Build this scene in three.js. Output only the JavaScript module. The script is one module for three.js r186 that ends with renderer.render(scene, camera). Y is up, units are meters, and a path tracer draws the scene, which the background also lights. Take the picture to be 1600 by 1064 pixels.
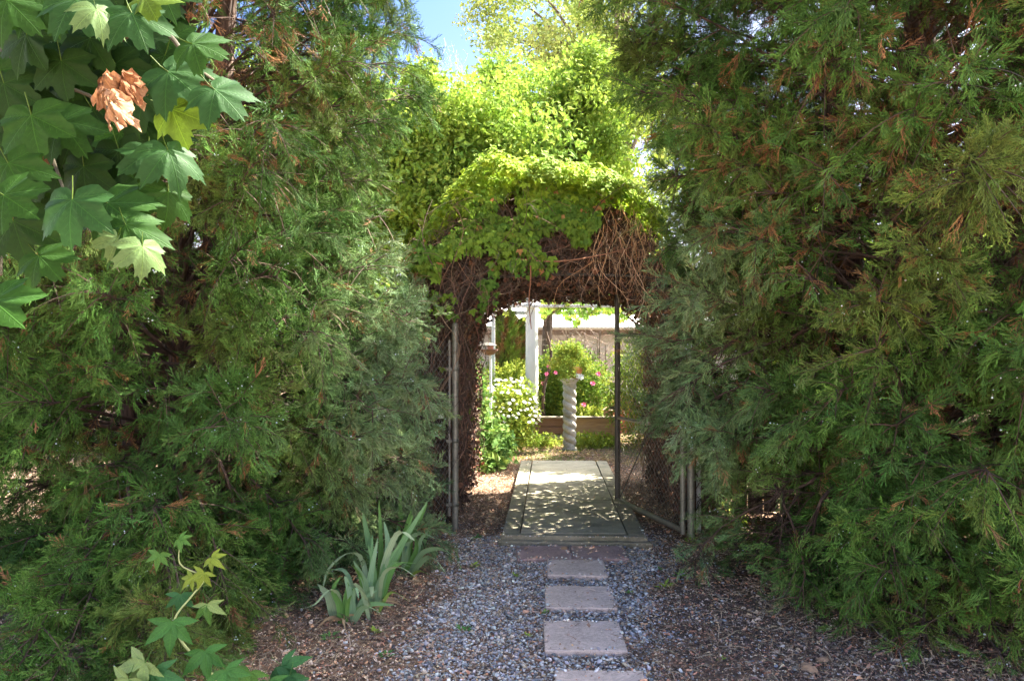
import * as THREE from 'three';
import { mergeGeometries as mergeAll } from 'three/addons/utils/BufferGeometryUtils.js';
import { RoundedBoxGeometry } from 'three/addons/geometries/RoundedBoxGeometry.js';
import { ImprovedNoise } from 'three/addons/math/ImprovedNoise.js';

// ------------------------------------------------------------------ camera, sky, sun, exposure
const scene = new THREE.Scene();
const EYE = 1.5, FOC = 1067, CX = 800, HORIZON = 555;            // metres, photo pixels
const camera = new THREE.PerspectiveCamera(2 * Math.atan(532 / FOC) * 180 / Math.PI, 1600 / 1064, 0.05, 400);
camera.position.set(0, EYE, 0);
camera.lookAt(0, EYE, -10);
camera.setViewOffset(1600, 1064, 0, 532 - HORIZON, 1600, 1064); // lens shift: level camera, horizon a little under the middle
const renderer = new THREE.WebGLRenderer({ antialias: true });
renderer.toneMapping = THREE.LinearToneMapping;
renderer.toneMappingExposure = 22;
renderer.shadowMap.enabled = true;

const SUN = new THREE.Vector3(0.55, 0.80, -0.30).normalize();
{
  const W = 512, H = 256, data = new Float32Array(W * H * 4);
  const zen = [0.0145, 0.031, 0.082], hor = [0.56, 0.54, 0.52], sunny = [0.74, 0.72, 0.67], k = 1.0;
  for (let r = 0; r < H; r++) for (let c = 0; c < W; c++) {
    const el = ((r + 0.5) / H - 0.5) * Math.PI, az = ((c + 0.5) / W - 0.5) * 2 * Math.PI;
    const y = Math.sin(el), x = Math.cos(az) * Math.cos(el), z = Math.sin(az) * Math.cos(el);
    const t = Math.pow(1 - Math.max(y, 0), 7.5), mu = x * SUN.x + y * SUN.y + z * SUN.z;
    const glow = Math.pow(Math.max(0, mu), 9) + 1.2 * Math.pow(Math.max(0, mu), 30);
    for (let i = 0; i < 3; i++) data[(r * W + c) * 4 + i] = y > -0.02 ? k * (zen[i] + (hor[i] - zen[i]) * t + sunny[i] * glow) : [0.11, 0.10, 0.08][i];
    data[(r * W + c) * 4 + 3] = 1;
  }
  const t = new THREE.DataTexture(data, W, H, THREE.RGBAFormat, THREE.FloatType);
  t.mapping = THREE.EquirectangularReflectionMapping; t.magFilter = THREE.LinearFilter; t.needsUpdate = true;
  scene.background = t; scene.environment = t;
}
const sun = new THREE.DirectionalLight(new THREE.Color(1, 0.94, 0.82), 2.2);
sun.position.copy(SUN).multiplyScalar(40).add(new THREE.Vector3(0, 0, -8));
sun.target.position.set(0, 0, -8);
sun.castShadow = true; sun.shadow.mapSize.set(4096, 4096);
Object.assign(sun.shadow.camera, { left: -20, right: 20, top: 22, bottom: -22, near: 1, far: 90 });
scene.add(sun, sun.target);

// ------------------------------------------------------------------ helpers
let S = 1;
const seed = (n) => { S = (n * 2654435761) >>> 0 || 1; };
const R = () => { S = (S + 0x6d2b79f5) >>> 0; let t = Math.imul(S ^ (S >>> 15), 1 | S); t = (t + Math.imul(t ^ (t >>> 7), 61 | t)) ^ t; return ((t ^ (t >>> 14)) >>> 0) / 4294967296; };
const rr = (a, b) => a + (b - a) * R();
const gs = () => (R() + R() + R() + R() - 2) * 0.87;
const pick = (a) => a[Math.min(a.length - 1, Math.floor(R() * a.length))];
const V = (x, y, z) => new THREE.Vector3(x, y, z);
const rgb = (r, g, b) => new THREE.Color().setRGB(r, g, b);
const clamp = THREE.MathUtils.clamp, lerp = THREE.MathUtils.lerp, smooth = THREE.MathUtils.smoothstep;
const mergeGeometries = (list) => mergeAll(list.map((g) => (g.index ? g.toNonIndexed() : g)));
const perlin = new ImprovedNoise();
const noise = (x, y, z) => perlin.noise(x + 31.7, y + 11.3, z + 57.9);
const fbm = (x, y, z) => noise(x, y, z) * 0.6 + noise(x * 2.1, y * 2.1, z * 2.1) * 0.3 + noise(x * 4.3, y * 4.3, z * 4.3) * 0.15;
const P = (px, py, d) => V((px - CX) / FOC * d, EYE - (py - HORIZON) / FOC * d, -d);   // a point at depth d, read off the photo
const G = (px, py, gy = 0) => P(px, py, (EYE - gy) * FOC / (py - HORIZON));             // the same on the ground
const used = new Map();
function numbered(n) { const k = used.get(n) ?? 0; used.set(n, k + 1); return k ? n + '_' + String(k).padStart(3, '0') : n; }
function tag(o, label, category, group, kind) {
  if (label) o.userData.label = label;
  if (category) o.userData.category = category;
  if (group) o.userData.group = group;
  if (kind) o.userData.kind = kind;
  return o;
}
function shade(o) { o.castShadow = true; o.receiveShadow = true; return o; }
function thing(name, label, category, pos = [0, 0, 0], turn = 0, group) {
  const o = new THREE.Group(); o.name = numbered(name); o.position.set(...(pos.isVector3 ? pos.toArray() : pos)); o.rotation.y = turn;
  scene.add(o); return tag(o, label, category, group);
}
function mesh(name, geo, mat, parent, label) {
  const m = shade(new THREE.Mesh(geo, mat)); m.name = parent === scene ? numbered(name) : name; parent.add(m);
  if (label) m.userData.label = label;
  return m;
}
function inst(name, geo, mat, list, parent, stuff = true) {       // list: [Matrix4, Color]
  if (!list.length) return null;
  const m = shade(new THREE.InstancedMesh(geo, mat, list.length)); m.name = name;
  list.forEach(([x, c], i) => { m.setMatrixAt(i, x); m.setColorAt(i, c); });
  m.frustumCulled = false; parent.add(m);
  if (stuff) m.userData.kind = 'stuff';
  return m;
}
const _q = new THREE.Quaternion(), _m = new THREE.Matrix4(), UPV = V(0, 1, 0);
function place(pos, dir, roll, s) {                                // local +Y along dir, rolled about it
  const q = new THREE.Quaternion().setFromUnitVectors(UPV, dir.clone().normalize());
  q.multiply(_q.setFromAxisAngle(UPV, roll));
  return new THREE.Matrix4().compose(pos, q, s.isVector3 ? s : V(s, s, s));
}
function frame(pos, tip, nrm, s) {                                 // local +Y along tip, local +Z towards nrm
  const y = tip.clone().normalize(), x = V(0, 0, 0).crossVectors(y, nrm).normalize(), z = V(0, 0, 0).crossVectors(x, y);
  return new THREE.Matrix4().makeBasis(x, y, z).setPosition(pos).scale(s.isVector3 ? s : V(s, s, s));
}
function apply(o, m) { m.decompose(o.position, o.quaternion, o.scale); return o; }
const rdir = () => { let v; do v = V(rr(-1, 1), rr(-1, 1), rr(-1, 1)); while (v.lengthSq() > 1 || v.lengthSq() < 0.01); return v.normalize(); };
function geom(pos, idx, uv, col) {
  const g = new THREE.BufferGeometry();
  g.setAttribute('position', new THREE.Float32BufferAttribute(pos, 3));
  if (uv) g.setAttribute('uv', new THREE.Float32BufferAttribute(uv, 2));
  if (col) g.setAttribute('color', new THREE.Float32BufferAttribute(col, 3));
  if (idx) g.setIndex(idx);
  g.computeVertexNormals();
  return g;
}
function tube(pts, r0, r1, sides = 6, closed = true, power = 1) {             // tapered tube through pts
  const n = pts.length, pos = [], uv = [], idx = [];
  let nx = null, len = 0;
  for (let i = 0; i < n; i++) {
    const t = V(0, 0, 0).subVectors(pts[Math.min(n - 1, i + 1)], pts[Math.max(0, i - 1)]).normalize();
    if (!nx) nx = V(0, 0, 0).crossVectors(t, Math.abs(t.y) < 0.9 ? UPV : V(1, 0, 0)).normalize();
    else nx.addScaledVector(t, -nx.dot(t)).normalize();
    const b = V(0, 0, 0).crossVectors(t, nx), r = lerp(r0, r1, Math.pow(i / (n - 1), power));
    if (i) len += pts[i].distanceTo(pts[i - 1]);
    for (let k = 0; k <= sides; k++) {
      const a = k / sides * Math.PI * 2, c = Math.cos(a) * r, s = Math.sin(a) * r;
      pos.push(pts[i].x + nx.x * c + b.x * s, pts[i].y + nx.y * c + b.y * s, pts[i].z + nx.z * c + b.z * s);
      uv.push(k / sides * Math.PI * 2 * Math.max(r0, 0.01), len);
      if (i && k < sides) { const a0 = (i - 1) * (sides + 1) + k, a1 = a0 + sides + 1; idx.push(a0, a0 + 1, a1, a1, a0 + 1, a1 + 1); }
    }
  }
  if (closed) for (const [e, f] of [[0, -1], [n - 1, 1]]) {
    const c = pos.length / 3; pos.push(pts[e].x, pts[e].y, pts[e].z); uv.push(0, 0);
    for (let k = 0; k < sides; k++) { const a = e * (sides + 1) + k; f > 0 ? idx.push(c, a, a + 1) : idx.push(c, a + 1, a); }
  }
  return geom(pos, idx, uv);
}
const bar = (a, b, r, sides = 10) => tube([a, b], r, r, sides);
function box(w, h, d, x = 0, y = 0, z = 0, r = 0.008) { const g = new RoundedBoxGeometry(w, h, d, 2, Math.min(r, w / 2.2, h / 2.2, d / 2.2)); g.translate(x, y, z); return g; }
function curve(pts, n) { return new THREE.CatmullRomCurve3(pts).getPoints(n); }
const jitter = (c, a) => { const k = 1 + rr(-a, a); return rgb(c.r * k * (1 + rr(-a, a) * 0.4), c.g * k * (1 + rr(-a, a) * 0.25), c.b * k * (1 + rr(-a, a) * 0.4)); };
const mixc = (a, b, t) => rgb(lerp(a.r, b.r, t), lerp(a.g, b.g, t), lerp(a.b, b.b, t));

// ------------------------------------------------------------------ textures
function tex(w, h, f, rep = 1) {                                    // f(u, v) -> [r, g, b] linear 0..1, tiles because the noise domain wraps
  const d = new Uint8Array(w * h * 4);
  for (let y = 0; y < h; y++) for (let x = 0; x < w; x++) {
    const c = f(x / w, y / h);
    for (let i = 0; i < 3; i++) d[(y * w + x) * 4 + i] = clamp(Math.round(255 * Math.pow(clamp(c[i], 0, 1), 1 / 2.2)), 0, 255);
    d[(y * w + x) * 4 + 3] = 255;
  }
  const t = new THREE.DataTexture(d, w, h); t.colorSpace = THREE.SRGBColorSpace;
  t.wrapS = t.wrapT = THREE.RepeatWrapping; t.magFilter = THREE.LinearFilter; t.minFilter = THREE.LinearMipmapLinearFilter; t.generateMipmaps = true; t.repeat.set(rep, rep); t.needsUpdate = true;
  return t;
}
function gray(w, h, f, rep = 1) { const t = tex(w, h, (u, v) => { const k = Math.pow(clamp(f(u, v), 0, 1), 2.2); return [k, k, k]; }, rep); t.colorSpace = THREE.NoColorSpace; return t; }
const loop2 = (u, v, s, o = 0) => { const a = u * Math.PI * 2, b = v * Math.PI * 2, r = s / 6.283; return noise(Math.cos(a) * r + o, Math.sin(a) * r + Math.cos(b) * r * 1.3, Math.sin(b) * r * 1.3 + o * 2); };

const concreteCol = tex(512, 512, (u, v) => {
  const a = loop2(u, v, 6), b = loop2(u, v, 26, 3), c = loop2(u, v, 110, 7), s = smooth(loop2(u, v, 4, 9), 0.05, 0.5);
  const k = 0.82 + 0.22 * a + 0.16 * b + 0.22 * c - 0.22 * s;
  return [0.36 * k, 0.35 * k * (1 + 0.03 * s), 0.31 * k * (1 - 0.04 * s)];
});
const concreteBump = gray(512, 512, (u, v) => 0.5 + 0.2 * loop2(u, v, 30, 3) + 0.35 * loop2(u, v, 140, 5));
const paverCol = tex(512, 512, (u, v) => {
  const a = loop2(u, v, 7, 2), b = loop2(u, v, 40, 6), c = loop2(u, v, 160, 8), k = 0.86 + 0.2 * a + 0.2 * b + 0.3 * c;
  return [0.44 * k, 0.38 * k, 0.35 * k];
});
const soilCol = tex(1024, 1024, (u, v) => {
  const a = loop2(u, v, 9, 1), b = loop2(u, v, 60, 4), c = loop2(u, v, 220, 6), k = 0.75 + 0.3 * a + 0.3 * b + 0.5 * c;
  return [0.105 * k, 0.075 * k, 0.052 * k];
});
const soilBump = gray(1024, 1024, (u, v) => 0.5 + 0.2 * loop2(u, v, 60, 4) + 0.4 * loop2(u, v, 220, 6));
const barkCol = tex(256, 512, (u, v) => {
  const a = loop2(u * 1, v, 8, 1), f = noise(Math.cos(u * 6.283) * 5, Math.sin(u * 6.283) * 5, Math.sin(v * 6.283) * 1.2) + 0.6 * noise(Math.cos(u * 6.283) * 14, Math.sin(u * 6.283) * 14, Math.cos(v * 6.283) * 3);
  const k = 0.8 + 0.3 * a + 0.7 * f; return [0.62 * k, 0.55 * k, 0.5 * k];
});
const woodCol = tex(512, 512, (u, v) => {
  const g = noise(Math.cos(v * 6.283) * 9, Math.sin(v * 6.283) * 9, Math.sin(u * 6.283) * 0.7) + 0.6 * noise(Math.cos(v * 6.283) * 30, Math.sin(v * 6.283) * 30, Math.cos(u * 6.283) * 2);
  const k = 0.8 + 0.35 * g + 0.15 * loop2(u, v, 5, 3); return [0.8 * k, 0.74 * k, 0.68 * k];
});
const veinMap = (() => {                                            // pale veins and mottling of a palmate leaf: multiplies the leaf colour
  const N = 512, c = document.createElement('canvas'); c.width = c.height = N; const x = c.getContext('2d');
  x.fillStyle = 'rgb(200,200,200)'; x.fillRect(0, 0, N, N);
  seed(77);
  for (let i = 0; i < 2600; i++) { const g = 170 + R() * 60 | 0; x.fillStyle = `rgba(${g},${g},${g},0.25)`; x.beginPath(); x.arc(R() * N, R() * N, 3 + R() * 12, 0, 7); x.fill(); }
  const U = (a, r) => [N * (0.5 + Math.sin(a) * r * 0.45), N * (1 - (0.3 + Math.cos(a) * r * 0.65))];
  const line = (p, q, w, k) => { x.strokeStyle = `rgba(252,255,225,${k})`; x.lineWidth = w; x.beginPath(); x.moveTo(...p); x.lineTo(...q); x.stroke(); };
  for (const [a, L] of [[0, 1], [0.87, 0.93], [-0.87, 0.93], [1.82, 0.6], [-1.82, 0.6]]) {
    line(U(a, 0), U(a, L), 4.5, 0.85);
    for (let k = 1; k < 7; k++) for (const s of [-1, 1]) { const p = U(a, L * k / 7), t = a + s * 0.75, l = 0.26 * L * (1 - k / 9); line(p, [p[0] + N * Math.sin(t) * l * 0.45, p[1] - N * Math.cos(t) * l * 0.65], 1.8, 0.6); }
  }
  const t = new THREE.CanvasTexture(c); t.colorSpace = THREE.SRGBColorSpace; return t;
})();

// ------------------------------------------------------------------ materials
const std = (c, rough = 0.9, o = {}) => new THREE.MeshStandardMaterial({ color: c, roughness: rough, side: THREE.DoubleSide, ...o });
const leafMat = (c, trans = 0.35, rough = 0.75, o = {}) => new THREE.MeshPhysicalMaterial({ color: c, roughness: rough, transmission: trans, thickness: 0, side: THREE.DoubleSide, specularIntensity: 0.2, ...o });
const white = rgb(1, 1, 1);
const M = {
  soil: std(rgb(2.1, 1.8, 1.6), 1, { map: soilCol, bumpMap: soilBump, bumpScale: 0.012 }),
  concrete: std(rgb(1.06, 0.95, 0.76), 0.92, { map: concreteCol, bumpMap: concreteBump, bumpScale: 0.003 }),
  concreteDark: std(rgb(0.84, 0.75, 0.58), 0.92, { map: concreteCol, bumpMap: concreteBump, bumpScale: 0.004 }),
  paver: std(rgb(1.42, 1.26, 1.12), 0.95, { map: paverCol, bumpMap: concreteBump, bumpScale: 0.002 }),
  pinkPaver: std(rgb(0.86, 0.66, 0.62), 0.95, { map: paverCol, bumpMap: concreteBump, bumpScale: 0.003 }),
  stone: std(white, 0.85),
  litter: std(white, 0.95),
  spray: new THREE.MeshPhysicalMaterial({ color: white, roughness: 0.8, specularIntensity: 0.25, side: THREE.DoubleSide, vertexColors: true }),
  bark: std(rgb(0.16, 0.11, 0.085), 1, { map: barkCol, bumpMap: barkCol, bumpScale: 0.02 }),
  barkGray: std(rgb(0.30, 0.26, 0.22), 1, { map: barkCol, bumpMap: barkCol, bumpScale: 0.02 }),
  twig: std(white, 0.95),
  deadLeaf: std(white, 0.95),
  leaf: leafMat(white, 0.38, 0.8),
  iris: leafMat(white, 0.25, 0.5),
  galv: std(rgb(0.74, 0.72, 0.63), 0.5, { metalness: 0.35, bumpMap: concreteBump, bumpScale: 0.001, map: concreteCol }),
  wire: std(rgb(0.22, 0.2, 0.16), 0.6, { metalness: 0.3 }),
  darkMetal: std(rgb(0.085, 0.075, 0.06), 0.55, { metalness: 0.3 }),
  lock: std(rgb(0.42, 0.42, 0.42), 0.35, { metalness: 0.8 }),
  whitePaint: std(rgb(0.58, 0.57, 0.54), 0.7, { bumpMap: concreteBump, bumpScale: 0.001 }),
  columnStone: std(rgb(1.35, 1.28, 1.16), 0.9, { map: concreteCol, bumpMap: concreteBump, bumpScale: 0.003 }),
  terracotta: std(rgb(0.55, 0.23, 0.09), 0.85, { bumpMap: concreteBump, bumpScale: 0.002 }),
  plank: std(rgb(0.26, 0.14, 0.095), 0.9, { map: woodCol, bumpMap: woodCol, bumpScale: 0.003 }),
  plankTan: std(rgb(0.56, 0.37, 0.23), 0.9, { map: woodCol, bumpMap: woodCol, bumpScale: 0.003 }),
  plankGray: std(rgb(0.42, 0.36, 0.28), 0.9, { map: woodCol, bumpMap: woodCol, bumpScale: 0.003 }),
  wall: std(rgb(0.50, 0.49, 0.47), 0.95, { bumpMap: concreteBump, bumpScale: 0.004 }),
  brick: std(rgb(0.36, 0.12, 0.07), 0.95, { bumpMap: concreteBump, bumpScale: 0.003 }),
  petalPink: leafMat(rgb(0.75, 0.2, 0.32), 0.2),
  petalWhite: leafMat(rgb(0.85, 0.84, 0.78), 0.2),
  petalYellow: std(rgb(0.7, 0.45, 0.03)),
  berry: std(rgb(0.36, 0.42, 0.42), 0.8),
};
const maplePalette = {
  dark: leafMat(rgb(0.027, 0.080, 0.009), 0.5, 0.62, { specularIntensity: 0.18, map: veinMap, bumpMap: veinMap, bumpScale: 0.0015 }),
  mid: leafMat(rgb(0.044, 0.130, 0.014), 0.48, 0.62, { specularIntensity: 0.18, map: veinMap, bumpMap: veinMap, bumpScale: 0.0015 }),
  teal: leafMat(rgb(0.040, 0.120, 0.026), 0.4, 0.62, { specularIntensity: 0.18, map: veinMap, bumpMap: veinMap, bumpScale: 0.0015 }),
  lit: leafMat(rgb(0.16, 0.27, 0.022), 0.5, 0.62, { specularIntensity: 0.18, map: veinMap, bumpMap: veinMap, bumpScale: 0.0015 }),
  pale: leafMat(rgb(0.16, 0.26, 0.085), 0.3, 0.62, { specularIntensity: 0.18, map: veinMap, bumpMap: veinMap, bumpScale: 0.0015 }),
};

// ------------------------------------------------------------------ leaf and twig shapes
function simpleLeaf(pos, col, base, dir, nrm, len, wid, fold, k) {   // 4 triangles, folded along the midrib
  const y = dir.clone().normalize(), x = V(0, 0, 0).crossVectors(y, nrm).normalize(), z = V(0, 0, 0).crossVectors(x, y);
  const at = (a, b, c) => V(base.x, base.y, base.z).addScaledVector(x, a * wid).addScaledVector(y, b * len).addScaledVector(z, c * len);
  const b0 = at(0, 0, 0), l = at(-0.5, 0.42, fold), r = at(0.5, 0.42, fold), m = at(0, 0.5, 0), t = at(0, 1, -fold * 0.8);
  for (const q of [b0, m, l, b0, r, m, l, m, t, m, r, t]) { pos.push(q.x, q.y, q.z); if (col) col.push(k, k, k); }
}
function cluster(n, rad, len, sd, wid = 0.55, flat = 0.6) {          // a handful of leaves round a point
  seed(sd); const pos = [];
  for (let i = 0; i < n; i++) {
    const b = rdir().multiplyScalar(rad * Math.cbrt(R())), d = rdir().addScaledVector(b.clone().normalize(), 0.7); d.y -= 0.25;
    const nn = rdir().multiplyScalar(1 - flat).add(V(0, flat, 0)); const L = len * rr(0.7, 1.25);
    simpleLeaf(pos, null, b, d, nn, L, L * wid, 0.12, 1);
  }
  return geom(pos);
}
function juniperSpray(sd) {                                          // feathery branchlet, base at 0, tip at y = 1
  seed(sd); const pos = [], col = [];
  const sliver = (p, d, len, w, c0, c1) => {
    const y = d.clone().normalize(), x = V(0, 0, 0).crossVectors(y, Math.abs(y.z) < 0.9 ? V(0, 0, 1) : V(1, 0, 0)).normalize(), z = V(0, 0, 0).crossVectors(x, y), tip = p.clone().addScaledVector(y, len), v = [];
    for (let k = 0; k < 3; k++) { const a = k * 2.094; v.push(p.clone().addScaledVector(y, len * 0.12).addScaledVector(x, Math.cos(a) * w).addScaledVector(z, Math.sin(a) * w)); }
    for (let k = 0; k < 3; k++) for (const [q, c] of [[v[k], c0], [v[(k + 1) % 3], c0], [tip, c1]]) { pos.push(q.x, q.y, q.z); col.push(...c); }
  };
  const bend = rr(-0.15, 0.15), stem = (t) => V(bend * t * t + 0.03 * Math.sin(t * 7 + sd), t, 0.1 * t * t - 0.04 * Math.sin(t * 5 + sd));
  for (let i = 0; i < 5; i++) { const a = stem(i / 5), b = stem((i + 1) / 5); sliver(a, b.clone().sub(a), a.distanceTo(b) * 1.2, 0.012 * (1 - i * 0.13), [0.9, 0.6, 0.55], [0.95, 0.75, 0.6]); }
  for (let i = 0; i < 13; i++) {
    const t = 0.03 + 0.95 * (i + rr(-0.5, 0.5)) / 12, az = i * 2.4 + rr(-0.5, 0.5), p = stem(clamp(t, 0, 1)), L = (0.56 - 0.3 * t) * rr(0.5, 1.35);
    const d = V(Math.cos(az) * rr(0.35, 0.75), 0.85, Math.sin(az) * rr(0.25, 0.6)).normalize(), k = rr(0.7, 1.2);
    const mid = p.clone().addScaledVector(d, L * 0.55), d2 = d.clone().add(V(rr(-0.3, 0.3), 0.35, rr(-0.3, 0.3))).normalize();
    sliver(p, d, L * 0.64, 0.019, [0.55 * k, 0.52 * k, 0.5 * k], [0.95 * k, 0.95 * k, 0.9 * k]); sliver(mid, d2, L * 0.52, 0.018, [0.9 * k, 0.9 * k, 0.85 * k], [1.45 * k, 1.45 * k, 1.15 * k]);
    for (let j = 0; j < 4; j++) {
      const f = 0.15 + 0.8 * (j + R() * 0.6) / 4, q = f < 0.55 ? p.clone().addScaledVector(d, L * f) : mid.clone().addScaledVector(d2, L * (f - 0.55)), e = d.clone().multiplyScalar(1.2).add(V(rr(-0.7, 0.7), rr(0.1, 0.6), rr(-0.7, 0.7)));
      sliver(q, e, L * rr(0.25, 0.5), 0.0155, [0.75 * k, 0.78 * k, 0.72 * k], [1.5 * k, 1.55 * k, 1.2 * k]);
    }
  }
  return geom(pos, null, null, col);
}
const SPRAYS = [11, 12, 13, 14, 15, 16].map(juniperSpray);
function twigGeo(sd, w, amp) {                                        // a crooked stem, base at 0, about 1 long
  seed(sd); const p = [], ph = rr(0, 6), ph2 = rr(0, 6);
  for (let i = 0; i <= 7; i++) { const t = i / 7; p.push(V(Math.sin(t * 4 + ph) * amp - Math.sin(ph) * amp, t, Math.sin(t * 5.3 + ph2) * amp - Math.sin(ph2) * amp)); }
  const g = [tube(p, w, w * 0.35, 4, false)];
  for (let i = 2; i < 7; i++) if (R() < 0.6) { const d = V(rr(-1, 1), rr(0.2, 1), rr(-1, 1)).normalize(), L = rr(0.1, 0.3); g.push(tube([p[i], p[i].clone().addScaledVector(d, L * 0.5), p[i].clone().addScaledVector(d, L).add(V(rr(-0.04, 0.04), -0.03, rr(-0.04, 0.04)))], w * 0.5, w * 0.2, 3, false)); }
  return mergeGeometries(g);
}
const TWIGS = [21, 22, 23, 24, 25].map((s) => twigGeo(s, 0.0055, 0.09));
function crumpled(sd, k = 0.35) {                                     // dry leaf scrap about 1 across, standing off the ground
  seed(sd); const n = 7, pos = [], idx = [], c = [0, rr(0.02, 0.12), 0]; pos.push(...c);
  for (let i = 0; i < n; i++) { const a = i / n * 6.283, r = rr(0.28, 0.55); pos.push(Math.cos(a) * r, rr(-0.08, k), Math.sin(a) * r * rr(0.5, 0.9)); idx.push(0, 1 + (i + 1) % n, 1 + i); }
  return geom(pos, idx).toNonIndexed();
}
const SCRAPS = [31, 32, 33, 34].map((s) => { const g = crumpled(s); g.computeVertexNormals(); return g; });
function pebble(sd) {
  seed(sd); const g = new THREE.IcosahedronGeometry(0.5, 0), p = g.attributes.position, map = new Map();
  const cuts = [rdir(), rdir(), rdir()].map((d) => [d, rr(0.2, 0.34)]);
  for (let i = 0; i < p.count; i++) {
    const key = [0, 1, 2].map((k) => Math.round(p.array[i * 3 + k] * 100)).join();
    if (!map.has(key)) {
      const v = V(p.getX(i), p.getY(i), p.getZ(i)).multiplyScalar(rr(0.8, 1.2));
      for (const [d, h] of cuts) { const e = v.dot(d) - h; if (e > 0) v.addScaledVector(d, -e); }
      map.set(key, v.multiply(V(1.15, 0.7, 0.95)));
    }
    const v = map.get(key); p.setXYZ(i, v.x, v.y, v.z);
  }
  g.deleteAttribute('uv'); g.computeVertexNormals(); return g;
}
const PEBBLES = [41, 42, 43, 44, 45, 46].map(pebble);
const MAPLE_HALF = [[0, 1], [4, 0.88], [8, 0.84], [11, 0.87], [14, 0.76], [19, 0.69], [24, 0.62], [29, 0.64], [33, 0.76], [36, 0.73], [41, 0.84], [45, 0.84], [50, 0.98], [55, 0.86], [59, 0.83], [63, 0.86], [67, 0.73], [74, 0.62], [80, 0.57], [86, 0.66], [91, 0.63], [99, 0.76], [105, 0.64], [114, 0.58], [124, 0.52], [136, 0.44], [150, 0.34], [164, 0.22], [175, 0.06]];
function mapleLeaf(sd, curl, rings = 4) {
  seed(sd); const out = [...MAPLE_HALF.slice(1).reverse().map(([a, r]) => [-a, r]), ...MAPLE_HALF].map(([a, r]) => [a * Math.PI / 180 + rr(-0.02, 0.02), r * rr(0.95, 1.05)]);
  const n = out.length, pos = [0, 0, 0], uv = [0.5, 0.3], idx = [], c1 = rr(-0.5, 0.5), c2 = rr(-0.5, 0.5);
  for (let k = 1; k <= rings; k++) for (const [a, r0] of out) {
    const r = r0 * k / rings, x = Math.sin(a) * r, y = Math.cos(a) * r;
    const fold = 0.05 * r * (1 - Math.abs(Math.cos(a * 3.4))), z = fold * 1.8 - curl * (0.30 * Math.max(0, y) ** 2 * (1 + 0.4 * c1) + 0.34 * x * x * (1 + c2 * Math.sign(x))) + 0.02 * Math.sin(a * 9 + sd) * (k / rings) ** 2;
    pos.push(x, y, z); uv.push(0.5 + x * 0.45, 0.3 + y * 0.65);
  }
  for (let i = 0; i < n - 1; i++) { idx.push(0, 2 + i, 1 + i); for (let k = 1; k < rings; k++) { const a = 1 + (k - 1) * n + i, b = a + n; idx.push(a, a + 1, b, b, a + 1, b + 1); } }
  return geom(pos, idx, uv);
}
const MAPLES = [[51, 0.5], [52, 1.1], [53, 1.8], [54, 0.2]].map(([s, c]) => mapleLeaf(s, c));
const petioleGeo = (() => tube([V(0, 0, 0), V(0.01, -0.2, 0.03), V(0, -0.45, 0.12)], 0.012, 0.009, 5, false))();

// ------------------------------------------------------------------ the setting: ground, path, gravel
{
  const g = new THREE.PlaneGeometry(200, 200); g.rotateX(-Math.PI / 2); const u = g.attributes.uv;
  for (let i = 0; i < u.count; i++) u.setXY(i, u.getX(i) * 140, u.getY(i) * 140);
  tag(mesh('ground', g, M.soil, scene), 'dark brown soil and mulch of the garden floor', null, null, 'structure');
}
{
  const g = new THREE.PlaneGeometry(26, 14); g.rotateX(-Math.PI / 2); const u = g.attributes.uv; for (let i = 0; i < u.count; i++) u.setXY(i, u.getX(i) * 20, u.getY(i) * 11);
  const m = tag(mesh('reflector', g, M.paver, scene), 'pale concrete driveway added unseen behind the camera to bounce light', null, null, 'structure'); m.position.set(0, 0.02, 8.2);  // added ground out of view, bounces sunlight onto the junipers
}
// path frame: origin at the near end of the concrete path, local -z runs along it
const PATH = V(0.4875, 0, -5.37), TURN = -0.055;
const toPath = (x, z) => { const dx = x - PATH.x, dz = z - PATH.z, c = Math.cos(-TURN), s = Math.sin(-TURN); return [dx * c + dz * s, -dx * s + dz * c]; };
function slabGeo(w, h, d, sd) {
  const g = new RoundedBoxGeometry(w, h, d, 2, 0.009), p = g.attributes.position, u = g.attributes.uv, nn = g.attributes.normal; seed(sd); const o = rr(0, 9);
  for (let i = 0; i < u.count; i++) {
    const X = p.getX(i), Y = p.getY(i), Z = p.getZ(i);
    Math.abs(nn.getY(i)) > 0.7 ? u.setXY(i, (X + o) / 0.9, (Z + o) / 0.9) : Math.abs(nn.getX(i)) > 0.7 ? u.setXY(i, Z, Y) : u.setXY(i, X, Y);
  }
  return g;
}
{
  const t = thing('garden_path', null, null, PATH, TURN); tag(t, 'raised concrete path of three middle slabs with darker border slabs, running under the vine arch', null, null, 'structure');
  const put = (w, d, x, z, mat, sd, dy = 0, tilt = 0) => { const m = mesh('slab', slabGeo(w, 0.14, d, sd), mat, t); m.position.set(x, 0.01 + dy, z); m.rotation.z = tilt; m.rotation.x = -tilt * 0.6; return m; };
  put(0.845, 1.26, 0, -0.71, M.concrete, 61, 0, 0.002); put(0.845, 1.26, 0.002, -1.98, M.concrete, 62, 0.003, -0.003); put(0.84, 1.22, 0, -3.235, M.concrete, 63, 0.001, 0.002);
  put(1.16, 0.065, 0, -0.035, M.concreteDark, 64, -0.002); put(1.2, 0.055, 0.004, 0.03, M.concreteDark, 65, -0.035);
  for (const s of [-1, 1]) { put(0.142, 2.0, s * 0.503, -1.08, M.concreteDark, 66 + s, -0.004, s * 0.004); put(0.142, 1.74, s * 0.504, -2.965, M.concreteDark, 70 + s, -0.001, -s * 0.003); }
}
const flags = [];                                                    // the flat stones, kept clear of gravel: [x, z, half width, half depth]
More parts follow.
